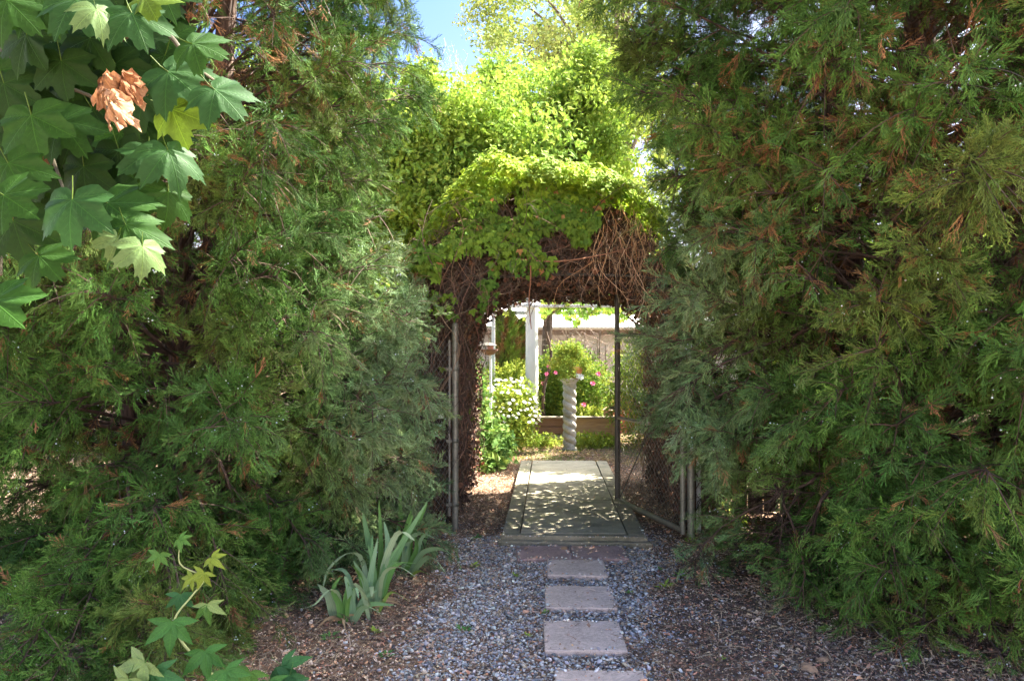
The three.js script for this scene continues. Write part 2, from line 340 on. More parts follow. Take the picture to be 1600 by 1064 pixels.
function flag(name, label, cat, group, x, z, w, d, mat, sd, turn) {
  const g = slabGeo(w, 0.05, d, sd); g.translate(0, 0.006, 0);
  const m = mesh(name, g, mat, scene); m.position.set(x, 0, z); m.rotation.y = turn; seed(sd); m.rotation.x = rr(-0.008, 0.008); m.rotation.z = rr(-0.008, 0.008);
  flags.push([x, z, w / 2, d / 2]); return tag(m, label, cat, group);
}
flag('paver', 'dull pink paver at the foot of the raised path, left one of the pair', 'paver', 'pink pavers in front of the path', 0.235, -5.10, 0.405, 0.345, M.pinkPaver, 81, 0.02);
flag('paver', 'dull pink paver at the foot of the raised path, right one of the pair', 'paver', 'pink pavers in front of the path', 0.648, -5.10, 0.405, 0.345, M.pinkPaver, 82, -0.01);
flag('stepping_stone', 'pale square stepping stone touching the pink pavers, farthest of the four in the gravel', 'stepping stone', 'stepping stones in the gravel', 0.447, -4.735, 0.405, 0.36, M.paver, 83, -0.05);
flag('stepping_stone', 'pale square stepping stone in the gravel, second from the pink pavers', 'stepping stone', 'stepping stones in the gravel', 0.412, -4.165, 0.42, 0.38, M.paver, 84, -0.035);
flag('stepping_stone', 'pale square stepping stone in the gravel, third from the pink pavers', 'stepping stone', 'stepping stones in the gravel', 0.376, -3.59, 0.415, 0.39, M.paver, 85, -0.03);
flag('stepping_stone', 'pale stepping stone cut off by the bottom edge of the photo', 'stepping stone', 'stepping stones in the gravel', 0.40, -3.0, 0.41, 0.38, M.paver, 86, -0.02);
const onFlag = (x, z, m = 0) => flags.some(([a, b, w, d]) => Math.abs(x - a) < w + m && Math.abs(z - b) < d + m) || (() => { const [u, v] = toPath(x, z); return Math.abs(u) < 0.58 + m && v < 0.06 + m && v > -3.87; })();
const gravelness = (x, z) => {                                       // 1 in the gravel walk, 0 in the mulch beds
  const d = -z, n = 0.34 * fbm(x * 1.3, 0, z * 1.3) + 0.2 * noise(x * 5, 3, z * 5);
  const left = lerp(-0.60, -0.42, smooth(d, 3, 5.2)), right = lerp(0.74, 1.26, smooth(d, 3.4, 5.3));
  return smooth(x - left + n, -0.16, 0.2) * smooth(right - x + n, -0.22, 0.25) * (1 - smooth(d, 5.45, 5.85 + n));
};
{
  seed(5); const lists = PEBBLES.map(() => []);
  const pal = [[rgb(0.28, 0.275, 0.28), 6], [rgb(0.43, 0.42, 0.41), 6], [rgb(0.13, 0.125, 0.13), 4], [rgb(0.62, 0.59, 0.55), 5], [rgb(0.36, 0.26, 0.185), 6], [rgb(0.56, 0.43, 0.32), 5], [rgb(0.74, 0.70, 0.64), 2]];
  const bag = pal.flatMap(([c, n]) => Array(n).fill(c));
  for (let i = 0; i < 200000; i++) {
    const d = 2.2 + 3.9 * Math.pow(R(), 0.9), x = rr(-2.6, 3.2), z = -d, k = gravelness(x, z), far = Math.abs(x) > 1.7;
    const edge = onFlag(x, z, -0.004); if (R() > k * 1.0 + 0.035 || (edge && (onFlag(x, z, -0.03) || R() > 0.16))) continue;
    const s = rr(0.009, 0.0165) * (R() < 0.18 ? 1.6 : 1) * (R() < 0.25 ? 0.7 : 1);
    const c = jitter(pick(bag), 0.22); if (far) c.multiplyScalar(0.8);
    lists[i % 6].push([place(V(x, edge ? 0.031 + s * 0.3 + (toPath(x, z)[1] < 0.055 && Math.abs(toPath(x, z)[0]) < 0.6 ? 0.05 : 0) : s * rr(-0.15, 0.45) + (R() < 0.25 ? s * 0.6 : 0), z), V(gs() * 0.5, 1, gs() * 0.5), R() * 6.3, V(s * rr(0.8, 1.3), s * rr(0.7, 1.2), s * rr(0.8, 1.3))), c]);
  }
  const t = thing('gravel', 'blue grey crushed gravel of the walk round the stepping stones'); t.userData.kind = 'stuff';
  PEBBLES.forEach((g, i) => inst('stone', g, M.stone, lists[i], t));
}
{
  seed(6); const a = SCRAPS.map(() => []), tw = [[], []];
  const cols = [rgb(0.36, 0.18, 0.10), rgb(0.26, 0.12, 0.07), rgb(0.50, 0.33, 0.20), rgb(0.17, 0.10, 0.065), rgb(0.44, 0.23, 0.13), rgb(0.60, 0.46, 0.33), rgb(0.11, 0.07, 0.055)];
  for (let i = 0; i < 210000; i++) {
    const d = 2.3 + 9 * Math.pow(R(), 1.5), x = rr(-4.6, 4.6) * (0.55 + d * 0.06), z = -d, k = gravelness(x, z), [u, v] = toPath(x, z), inPath = Math.abs(u) < 0.58 && v < 0.06 && v > -3.87;
    if (inPath ? R() > 0.02 : onFlag(x, z) ? R() > 0.05 : R() < k * (0.84 + 0.3 * noise(x * 2.2, 4, z * 2.2))) continue;
    const big = R() < 0.07, s = rr(0.009, 0.024) * (big ? 2.1 : 1), y = inPath ? 0.082 : onFlag(x, z) ? 0.034 : 0.004 + 0.012 * R();
    const dark = 1.6 + 0.6 * smooth(noise(x * 1.7, 8, z * 1.7), -0.3, 0.35);
    const c = jitter(pick(cols), 0.25).multiplyScalar(dark); c.r = Math.min(c.r, 0.75); c.g = Math.min(c.g, 0.58); c.b = Math.min(c.b, 0.44);
    a[i % 4].push([place(V(x, y, z), V(gs() * 0.6, 1, gs() * 0.6), R() * 6.3, V(s, s * 0.9, s * (R() < 0.45 ? rr(0.15, 0.35) : rr(0.5, 1)))), c]);
    if (i % 5 === 0 && !inPath) { const L = rr(0.04, 0.13); tw[i % 10 ? 0 : 1].push([place(V(x, 0.012, z), V(gs(), rr(-0.08, 0.12), gs()), R() * 6, V(L * 1.2, L, L * 1.2)), jitter(pick([rgb(0.22, 0.14, 0.09), rgb(0.4, 0.3, 0.2), rgb(0.1, 0.07, 0.05)]), 0.2)]); }
  }
  const t = thing('leaf_litter', 'red brown dry leaf scraps and twigs covering the beds on both sides'); t.userData.kind = 'stuff';
  SCRAPS.forEach((g, i) => inst('leaf_scrap', g, M.litter, a[i], t));
  inst('twig_scrap', twigGeo(28, 0.018, 0.1), M.twig, tw[0], t); inst('twig_scrap', twigGeo(29, 0.022, 0.06), M.twig, tw[1], t);
}

// ------------------------------------------------------------------ junipers
function juniper(o) {
  seed(o.seed);
  const t = thing('juniper', o.label, 'juniper tree', [o.x, 0, o.z], 0);
  const trunks = [], branches = [], sprays = SPRAYS.map(() => []), dead = [[], []], berries = [];
  const lean = (h) => V(Math.sin(h * 0.9 + o.seed) * 0.06, h, Math.cos(h * 0.7 + o.seed) * 0.06);
  for (const [ox, oz, sp] of o.stems) {
    const pts = []; for (let i = 0; i <= 12; i++) { const h = o.H * i / 12; pts.push(lean(h).add(V(ox * (1 + sp * h), 0, oz * (1 + sp * h)))); }
    trunks.push(mesh('trunk', tube(pts, o.trunkR, 0.02, 9), M.bark, t));
  }
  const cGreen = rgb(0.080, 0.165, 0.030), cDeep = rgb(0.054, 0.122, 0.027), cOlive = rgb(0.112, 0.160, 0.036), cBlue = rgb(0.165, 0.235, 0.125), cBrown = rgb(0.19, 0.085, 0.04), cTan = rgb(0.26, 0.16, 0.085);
  const addSpray = (p, d, s, frac) => {
    const w = V(p.x + o.x, p.y, p.z + o.z), open = (o.gap ? o.gap(w) : 1) * (0.5 + 0.5 * smooth(noise(w.x * 1.4 + o.seed, w.y * 1.4, w.z * 1.4) + 0.25 * smooth(1.6 - w.y, 0, 1.2), -0.34, 0.0)) * (frac < 0.5 ? 0.6 : 1);
    if (w.y < 0.03 || R() > open) return;
    if (noise(w.x * 3.4, w.y * 2.6, w.z * 3.4 + o.seed) < -0.2 && R() < 0.8) return;
    const n = noise(w.x * 1.4, w.y * 1.4, w.z * 1.4), n2 = noise(w.x * 4, w.y * 4, w.z * 4);
    const isDead = R() < 0.02 + 0.45 * smooth(0.6 - frac, 0, 0.3) + 0.7 * (o.brown ? o.brown(w) : 0) + 0.12 * smooth(n2, 0.33, 0.5);
    const m = place(p, d, R() * 6.3, V(s * rr(0.8, 1.15), s, s * rr(0.8, 1.15)));
    if (isDead) dead[R() < 0.5 ? 0 : 1].push([m, jitter(mixc(cBrown, cTan, R() * 0.7), 0.3)]);
    else {
      let c = mixc(cGreen, n > 0 ? cOlive : cDeep, clamp(Math.abs(n) * 2.2, 0, 1));
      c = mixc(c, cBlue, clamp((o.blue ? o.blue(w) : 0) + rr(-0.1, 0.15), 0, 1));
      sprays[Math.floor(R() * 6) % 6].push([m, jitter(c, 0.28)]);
      if (R() < 0.02) for (let k = 0; k < 3; k++) berries.push([place(p.clone().addScaledVector(d, s * rr(0.3, 0.9)).add(V(gs() * 0.03, gs() * 0.03, gs() * 0.03)), UPV, 0, rr(0.0025, 0.0048)), jitter(rgb(1, 1, 1), 0.3)]);
    }
  };
  const limb = (start, end, droop, r0, nb, bl) => {
    const pts = [], n = 9, side = V(gs(), gs() * 0.5, gs()).multiplyScalar(0.22);
    for (let i = 0; i <= n; i++) { const k = i / n, p = start.clone().lerp(end, k); p.y += droop * Math.sin(k * Math.PI) - 0; p.addScaledVector(side, Math.sin(k * 5)); pts.push(p); }
    branches.push(tube(pts, r0, 0.003, 5, false, 0.7));
    const cv = (k) => { const f = k * n, i = Math.min(n - 1, Math.floor(f)); return pts[i].clone().lerp(pts[i + 1], f - i); };
    const out = end.clone().sub(start).normalize();
    for (let b = 0; b < nb; b++) {
      const k = 0.25 + 0.77 * Math.sqrt((b + R()) / nb), p = cv(Math.min(1, k)), dir = rdir().multiplyScalar(0.85).addScaledVector(out, 0.75).add(V(0, -0.12, 0)).normalize(), L = bl * rr(0.5, 1.2) * (1.15 - 0.35 * k), sag = rr(0.05, 0.45);
      const q = []; for (let i = 0; i <= 4; i++) { const s = i / 4, w = p.clone().addScaledVector(dir, L * s); w.y -= sag * L * s * s; q.push(w); }
      branches.push(tube(q, 0.0045, 0.0015, 3, false));
      const ns = 14;
      for (let i = 0; i < ns; i++) {
        const s = 0.12 + 0.9 * (i + R() * 0.7) / ns, f = Math.min(3.999, s * 4), j = Math.floor(f), w = q[j].clone().lerp(q[j + 1], f - j);
        const d = q[4].clone().sub(q[0]).normalize().multiplyScalar(0.8).add(rdir().multiplyScalar(0.75)).add(V(0, rr(-0.75, 0.3), 0)).normalize();
        addSpray(w, d, rr(0.06, 0.125), k);
      }
    }
  };
  for (let i = 0; i < o.limbs; i++) {
    const h = o.H * Math.pow((i + R()) / o.limbs, 1.25), az = i * 2.39996 + rr(-0.3, 0.3), up = rr(0.0, 0.35) - 0.3 * smooth(1.2 - h, 0, 1.2), reach = o.env(Math.min(o.H, h + up), az) * (R() < 0.25 ? rr(0.6, 0.85) : rr(0.86, 1.05));
    const hs = clamp(h * 0.92, 0.1, o.H), start = lean(hs), end = V(Math.cos(az) * reach, Math.max(0.04, h + up * reach), Math.sin(az) * reach);
    limb(start, end, rr(0.0, 0.16) * reach, 0.010 + 0.016 * (1 - h / o.H), Math.round((8 + 9 * reach) * o.dense), 0.40);
  }
  for (const [a, b, nb, bl] of o.extra ?? []) limb(a.clone().sub(V(o.x, 0, o.z)), b.clone().sub(V(o.x, 0, o.z)), 0.14, 0.018, nb, bl);
  const br = mesh('branch', mergeGeometries(branches), M.bark, t); br.userData.kind = 'stuff';
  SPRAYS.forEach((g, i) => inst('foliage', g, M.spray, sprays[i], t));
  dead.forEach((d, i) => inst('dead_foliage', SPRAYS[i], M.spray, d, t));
  inst('berry', new THREE.IcosahedronGeometry(1, 0), M.berry, berries, t);
  return t;
}
const hollow = (w) => { const a = V(1.40, 0.68, -3.6), b = V(2.25, 0.22, -5.9), d = b.clone().sub(a), t = clamp(w.clone().sub(a).dot(d) / d.lengthSq(), 0, 1); return w.distanceTo(a.addScaledVector(d, t)); };
const near = (w, x, y, z, r) => { const dx = w.x - x, dy = w.y - y, dz = w.z - z; return Math.sqrt(dx * dx + dy * dy + dz * dz) / r; };
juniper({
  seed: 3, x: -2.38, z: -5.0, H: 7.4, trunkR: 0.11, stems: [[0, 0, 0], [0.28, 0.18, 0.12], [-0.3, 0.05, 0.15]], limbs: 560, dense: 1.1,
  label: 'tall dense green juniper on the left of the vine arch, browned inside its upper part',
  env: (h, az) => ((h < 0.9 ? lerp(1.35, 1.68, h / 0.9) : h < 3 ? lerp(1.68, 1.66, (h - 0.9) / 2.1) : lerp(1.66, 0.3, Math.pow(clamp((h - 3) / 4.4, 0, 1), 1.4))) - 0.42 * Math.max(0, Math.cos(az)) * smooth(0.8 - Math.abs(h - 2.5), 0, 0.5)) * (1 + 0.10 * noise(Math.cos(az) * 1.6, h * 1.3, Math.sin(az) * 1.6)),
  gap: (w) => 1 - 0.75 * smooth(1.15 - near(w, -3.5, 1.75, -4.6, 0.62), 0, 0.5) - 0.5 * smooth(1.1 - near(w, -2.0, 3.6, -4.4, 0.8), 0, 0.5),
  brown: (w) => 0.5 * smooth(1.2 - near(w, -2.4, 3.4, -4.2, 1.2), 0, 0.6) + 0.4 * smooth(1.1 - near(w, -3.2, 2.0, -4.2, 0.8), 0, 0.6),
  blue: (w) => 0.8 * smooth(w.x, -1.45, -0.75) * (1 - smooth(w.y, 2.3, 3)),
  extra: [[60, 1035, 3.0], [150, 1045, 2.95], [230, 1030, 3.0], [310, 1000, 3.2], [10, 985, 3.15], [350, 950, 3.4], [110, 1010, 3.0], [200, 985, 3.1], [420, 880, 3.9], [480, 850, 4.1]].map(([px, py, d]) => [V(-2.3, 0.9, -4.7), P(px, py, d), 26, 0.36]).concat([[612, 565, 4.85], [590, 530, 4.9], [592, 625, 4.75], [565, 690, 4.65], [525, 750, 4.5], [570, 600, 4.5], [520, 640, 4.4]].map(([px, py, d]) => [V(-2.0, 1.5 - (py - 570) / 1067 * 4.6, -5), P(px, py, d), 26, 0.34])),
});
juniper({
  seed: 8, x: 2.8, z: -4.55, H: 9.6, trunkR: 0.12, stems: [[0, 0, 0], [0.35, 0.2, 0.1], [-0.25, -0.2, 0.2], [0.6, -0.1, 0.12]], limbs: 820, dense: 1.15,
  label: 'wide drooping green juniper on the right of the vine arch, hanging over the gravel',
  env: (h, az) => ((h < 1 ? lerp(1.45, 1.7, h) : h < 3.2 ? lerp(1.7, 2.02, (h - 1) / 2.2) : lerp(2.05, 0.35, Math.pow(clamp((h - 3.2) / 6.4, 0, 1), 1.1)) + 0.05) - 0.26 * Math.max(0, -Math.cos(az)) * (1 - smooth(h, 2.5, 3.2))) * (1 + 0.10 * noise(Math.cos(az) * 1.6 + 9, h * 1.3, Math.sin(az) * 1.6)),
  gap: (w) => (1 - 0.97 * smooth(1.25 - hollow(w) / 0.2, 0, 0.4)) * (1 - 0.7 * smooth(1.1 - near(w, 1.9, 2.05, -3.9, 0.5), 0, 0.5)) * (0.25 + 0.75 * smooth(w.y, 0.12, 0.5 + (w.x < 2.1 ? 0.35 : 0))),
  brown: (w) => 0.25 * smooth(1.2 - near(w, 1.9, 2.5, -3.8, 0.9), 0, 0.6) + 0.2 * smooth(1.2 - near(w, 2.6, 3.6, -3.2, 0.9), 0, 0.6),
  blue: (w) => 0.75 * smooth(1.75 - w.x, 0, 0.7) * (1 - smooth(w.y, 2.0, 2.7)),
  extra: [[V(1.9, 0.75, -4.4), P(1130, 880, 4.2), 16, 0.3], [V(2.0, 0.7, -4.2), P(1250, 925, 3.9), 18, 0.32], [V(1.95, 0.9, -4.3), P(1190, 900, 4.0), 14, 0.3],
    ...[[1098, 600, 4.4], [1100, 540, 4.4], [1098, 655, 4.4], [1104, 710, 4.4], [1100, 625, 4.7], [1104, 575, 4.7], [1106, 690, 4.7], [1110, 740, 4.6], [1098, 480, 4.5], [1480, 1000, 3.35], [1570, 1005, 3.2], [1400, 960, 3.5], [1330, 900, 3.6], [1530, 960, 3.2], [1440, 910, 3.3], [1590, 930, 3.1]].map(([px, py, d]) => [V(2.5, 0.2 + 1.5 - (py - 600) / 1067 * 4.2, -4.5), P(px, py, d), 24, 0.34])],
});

// ------------------------------------------------------------------ the vine arch over the path
{
  const t = thing('vine_arch', 'tunnel arch of tangled brown vine stems topped with bright green leaves, over the path', 'vine arch', V(0.5, 0, -5.87), TURN);
  const C = -0.035, A = 0.97, TOP = 2.12;
  const outerTop = (x) => 3.30 - 0.34 * (x + 0.25) ** 2 - 0.24 * (x + 0.25) ** 4 + 0.16 * noise(x * 2.2, 1, 4);
  const opening = (x, y) => { const u = Math.abs(x - C), rad = 0.6; if (u > A || y > TOP) return false; const a = u - (A - rad), b = y - (TOP - rad); return !(a > 0 && b > 0 && a * a + b * b > rad * rad); };
  const wob = (x, y, z) => 0.09 * noise(x * 3, y * 3, z * 3);
  const inside = (x, y, z) => { const w = wob(x, y, z), d = 0.28 * smooth(y, 2.35, 3.3); return x > -1.52 + w && x < 1.46 - w && y > 0 && y < outerTop(x) + w - 0.10 * ((z + 1.2) / 1.2) ** 2 && z < 0.05 - d * 2.2 + w && z > -2.42 && !opening(x + w * 0.7, y + w * 0.7); };
  seed(19); const tw = TWIGS.map(() => []), dl = SCRAPS.map(() => []), lv = [[], []];
  const sunlitTan = (x, y) => smooth(1.15 - Math.hypot((x - 0.5) / 0.34, (y - 2.42) / 0.55), 0, 0.5);  // patch of bare tan stems with sunlight put into their colour
  let guard = 0;
  for (let i = 0; i < 9500 && guard++ < 200000;) {
    const x = rr(-1.55, 1.5), y = rr(0, 3.4), z = R() < 0.4 ? rr(-0.4, 0.06) : rr(-2.4, 0.05); if (!inside(x, y, z)) continue; i++;
    const leg = y < 2.0, d = leg ? V(gs() * 0.35, R() < 0.5 ? 1 : -1, gs() * 0.5) : V(gs(), -0.5 + gs() * 0.6, gs() * 0.7), L = leg ? rr(0.35, 0.9) : rr(0.25, 0.65), ft = z > -0.6 ? sunlitTan(x, y) : 0;
    if (ft > 0.3) d.set(gs() * 0.45, -1, gs() * 0.3 + 0.15);
    const e = V(x, y, z).addScaledVector(d.clone().normalize(), L * 0.8); if (opening(e.x, e.y) && e.z < 0.1 && e.z > -2.5) continue; if (e.y < 0 || e.y > outerTop(e.x) + 0.1) continue;
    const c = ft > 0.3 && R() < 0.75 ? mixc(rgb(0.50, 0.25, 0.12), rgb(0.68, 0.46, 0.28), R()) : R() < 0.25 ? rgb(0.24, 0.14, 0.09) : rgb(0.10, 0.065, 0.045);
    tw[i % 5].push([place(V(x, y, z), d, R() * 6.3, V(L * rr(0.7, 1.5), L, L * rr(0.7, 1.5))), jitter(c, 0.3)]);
  }
  for (let i = 0; i < 46000 && guard++ < 900000;) {
    const x = rr(-1.5, 1.45), y = rr(0, 3.3), z = rr(-2.35, 0); if (!inside(x, y, z) || !inside(x + 0.06 * Math.sign(x), y + 0.07, z + 0.1)) continue; i++;
    const s = rr(0.03, 0.085), c = R() < 0.25 ? rgb(0.22, 0.10, 0.055) : rgb(0.085, 0.05, 0.034);
    dl[i % 4].push([place(V(x, y, z), rdir(), R() * 6, s), jitter(c, 0.35)]);
  }
  // living leaves: a thick cap on the top and shoulders, a skirt down the front face; sunlight is put into the upper lime
  const three = (() => { seed(90); const pos = []; for (const a of [-0.95, 0, 0.95]) simpleLeaf(pos, null, V(0, 0, 0), V(Math.sin(a), Math.cos(a), -0.12), V(0, 0.1, 1), a ? 0.8 : 1, a ? 0.5 : 0.6, 0.1, 1); return geom(pos); })();
  const single = (() => { const pos = []; simpleLeaf(pos, null, V(0, 0, 0), V(0, 1, -0.1), V(0, 0, 1), 1, 0.75, 0.12, 1); return geom(pos); })();
  const lime = rgb(0.32, 0.44, 0.03), green = rgb(0.18, 0.28, 0.032), deep = rgb(0.105, 0.20, 0.032), yellow = rgb(0.34, 0.40, 0.04);
  for (let i = 0; i < 19000; i++) {
    const x = rr(-1.6, 1.5), z = rr(-2.5, 0.1), yt = outerTop(x) + wob(x, 3, z) - 0.10 * ((z + 1.2) / 1.2) ** 2, y = yt + gs() * 0.10 - 0.03;
    const nrm = V((x + 0.28) * 1.0 + gs() * 0.5, 1, z > -0.4 ? 0.5 : 0).add(rdir().multiplyScalar(0.5));
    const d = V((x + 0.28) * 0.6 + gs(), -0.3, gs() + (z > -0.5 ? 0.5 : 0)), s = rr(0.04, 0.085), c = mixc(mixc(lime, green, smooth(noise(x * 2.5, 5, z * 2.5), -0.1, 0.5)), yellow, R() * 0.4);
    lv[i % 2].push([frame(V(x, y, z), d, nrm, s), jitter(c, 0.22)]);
  }
  const frontSpots = [];
  for (let i = 0; i < 8500; i++) {
    const x = rr(-1.62, 1.45), low = x < -0.62 ? 1.8 + 0.3 * R() : 2.26 + 0.3 * noise(x * 3, 2, 2), y = low + (outerTop(x) - low) * Math.pow(R(), 0.8);
    if (y < low || noise(x * 2.3 + 4, y * 2.3, 7) + 0.25 * noise(x * 7, y * 7, 2) < -0.17 + 0.6 * sunlitTan(x, y) + 0.3 * smooth(x, 0.4, 0.9) * (1 - smooth(y, 2.7, 3.0)) - 0.4 * smooth(y, 2.7, 3.1)) continue;
    const z = 0.09 - 0.62 * smooth(y, 2.35, 3.3) + wob(x, y, 0) + gs() * 0.12 + 0.10 * noise(x * 4, y * 4, 3), s = rr(0.035, 0.075);
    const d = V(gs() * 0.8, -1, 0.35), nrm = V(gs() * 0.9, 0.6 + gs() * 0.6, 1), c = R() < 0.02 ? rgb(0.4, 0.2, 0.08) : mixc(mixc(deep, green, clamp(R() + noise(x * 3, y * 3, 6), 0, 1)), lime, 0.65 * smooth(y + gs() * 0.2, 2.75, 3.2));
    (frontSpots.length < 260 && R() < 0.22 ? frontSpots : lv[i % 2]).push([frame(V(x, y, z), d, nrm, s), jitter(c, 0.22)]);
  }
  for (let i = 0; i < 500; i++) {                                    // stragglers low on the legs and under the lintel
    const x = R() < 0.6 ? rr(-1.55, -1.0) : rr(0.95, 1.4), y = rr(0.3, 2.1), z = rr(-2.3, 0.1); if (noise(x * 4, y * 4, z * 4) < 0.15) continue;
    lv[0].push([frame(V(x, y, z > -0.3 ? 0.1 : z), V(gs(), -1, gs()), V(gs() * 0.5, 0.5, 1), rr(0.04, 0.08)), jitter(green, 0.25)]);
  }
  TWIGS.forEach((g, i) => inst('vine_stem', g, M.twig, tw[i], t));
  SCRAPS.forEach((g, i) => inst('dead_leaf', g, M.deadLeaf, dl[i], t));
  inst('foliage', three, M.leaf, lv[0], t); inst('foliage', single, M.leaf, lv[1], t);
  const tones = [deep, mixc(deep, green, 0.5), green, mixc(green, lime, 0.5), lime].map((c) => leafMat(c, 0.38, 0.7));
  frontSpots.forEach(([m, c]) => { const k = clamp(Math.round((c.g - 0.17) / 0.055), 0, 4); apply(mesh('leaf', three, tones[k], t), m); });
  // the bent pipe hoops that carry it, and the thick old stems at the feet
  for (const z of [-0.12, -1.2, -2.3]) {
    const p = []; for (const [x, y] of [[-1.08, 0], [-1.08, 1.2], [-1.07, 1.85], [-0.85, 2.14], [-0.3, 2.2], [0.3, 2.2], [0.8, 2.14], [1.0, 1.85], [1.01, 1.2], [1.01, 0]]) p.push(V(x, y, z));
    mesh('hoop', tube(curve(p, 40), 0.014, 0.014, 6), M.darkMetal, t);
  }
  seed(23);
  for (let i = 0; i < 26; i++) {
    const left = i % 2, x = left ? rr(-1.32, -1.02) : rr(1.0, 1.3), z = i < 10 ? rr(-2.42, -2.1) : rr(-2.3, 0), p = [];
    for (let k = 0; k <= 6; k++) p.push(V(x + gs() * 0.05, k * 0.36, z + gs() * 0.06));
    mesh('stem', tube(curve(p, 16), rr(0.012, 0.028), 0.009, 5), M.bark, t);
  }
  mesh('stem', tube(curve([V(-0.34, 2.36, 0.12), V(-0.335, 2.15, 0.16), V(-0.35, 1.95, 0.14), V(-0.33, 1.72, 0.13)], 12), 0.008, 0.004, 5), std(rgb(0.34, 0.15, 0.08)), t, 'single reddish vine stem hanging from the lintel');
  mesh('stem', tube(curve([V(-0.5, 2.31, 0.14), V(-0.1, 2.28, 0.2), V(0.25, 2.33, 0.2), V(0.5, 2.4, 0.12)], 12), 0.008, 0.004, 5), std(rgb(0.34, 0.15, 0.08)), t);
}

// ------------------------------------------------------------------ gate posts, chain link, gate
function meshWires(w, h, pitch, r) {                                  // chain link in the plane z = 0 from (0,0) to (w,h)
  const g = [];
  for (const s of [1, -1]) for (let c = -h; c < w + h; c += pitch) {
    let x0 = c, y0 = 0, x1 = c + s * h, y1 = h; if (s < 0) { x0 = c; x1 = c - h; }
    const cut = (x, y, X, Y) => { if (x < 0) { y = y + (Y - y) * (0 - x) / (X - x); x = 0; } if (x > w) { y = y + (Y - y) * (w - x) / (X - x); x = w; } return [x, y]; };
    if (Math.max(x0, x1) <= 0 || Math.min(x0, x1) >= w) continue;
    const a = cut(x0, y0, x1, y1), b = cut(x1, y1, x0, y0); if (Math.hypot(a[0] - b[0], a[1] - b[1]) < 0.02) continue;
    const n = Math.max(2, Math.round(Math.hypot(a[0] - b[0], a[1] - b[1]) / pitch * 1.41)), p = [];
    for (let i = 0; i <= n; i++) p.push(V(lerp(a[0], b[0], i / n), lerp(a[1], b[1], i / n), s * 0.0025 * (i % 2 ? 1 : -1)));
    g.push(tube(p, r, r, 4, false));
  }
  return mergeGeometries(g);
}
{
  const p = P(711, 830, 5.82); p.y = 0;
  const t = thing('fence_post', 'grey green galvanized pipe post with three clamp bands at the left of the arch opening', 'fence post', p, 0);
  mesh('pole', bar(V(0, -0.05, 0), V(0, 1.75, 0), 0.028, 14), M.galv, t);
  mesh('cap', new THREE.SphereGeometry(0.03, 12, 8).translate(0, 1.75, 0), M.galv, t);
  for (const y of [0.23, 0.77, 1.38]) { const b = mesh('clamp_band', mergeGeometries([tube([V(0, y - 0.014, 0), V(0, y + 0.014, 0)], 0.032, 0.032, 14), box(0.05, 0.026, 0.008, -0.05, y, 0.012, 0.002)]), M.galv, t); b.name = 'clamp_band'; }
  mesh('tension_bar', box(0.017, 1.5, 0.006, -0.047, 0.88, 0.004, 0.002), M.wire, t);
  const q = P(672, 798, 6.25); q.y = 0; const l = q.clone().sub(p), w = 1.6;
  const f = thing('chain_link_fence', 'sagging chain link fence panel overgrown by dry vines between the left juniper and the arch', 'chain link fence', p, 0);
  const wires = meshWires(w, 1.5, 0.06, 0.0016); wires.rotateY(Math.PI - Math.atan2(l.z, -l.x)); wires.translate(-0.05, 0.12, 0);
  mesh('wire_mesh', wires, M.wire, f);
  const s = thing('fence_post', 'thin short pipe post behind the iris leaves, left of the clamped gate post', 'fence post', q, 0);
  mesh('pole', bar(V(0, -0.03, 0), V(0.02, 1.02, 0), 0.021, 12), M.galv, s); mesh('cap', new THREE.SphereGeometry(0.022, 10, 6).translate(0.02, 1.02, 0), M.galv, s);
  const lockAt = (px, py, d, tilt, label) => {
    const k = thing('padlock', label, 'padlock', P(px, py, d)); k.rotation.z = tilt;
    mesh('body', mergeGeometries([box(0.05, 0.042, 0.022, 0, 0, 0, 0.005), box(0.052, 0.006, 0.023, 0, 0.012, 0, 0.002), box(0.052, 0.006, 0.023, 0, -0.012, 0, 0.002)]), M.lock, k);
    const a = []; for (let i = 0; i <= 12; i++) { const u = Math.PI * i / 12; a.push(V(-Math.cos(u) * 0.017, 0.05 + Math.sin(u) * 0.02, 0)); }
    mesh('shackle', tube([V(-0.017, 0.02, 0), ...a, V(0.017, 0.02, 0)], 0.0042, 0.0042, 7), M.lock, k);
  };
  lockAt(689, 650, 5.8, 0, 'small silver padlock with a tall shackle hanging upright on the chain link');
  lockAt(675.5, 656, 6.2, -0.5, 'small silver padlock lying tilted on top of the short pipe post');
}
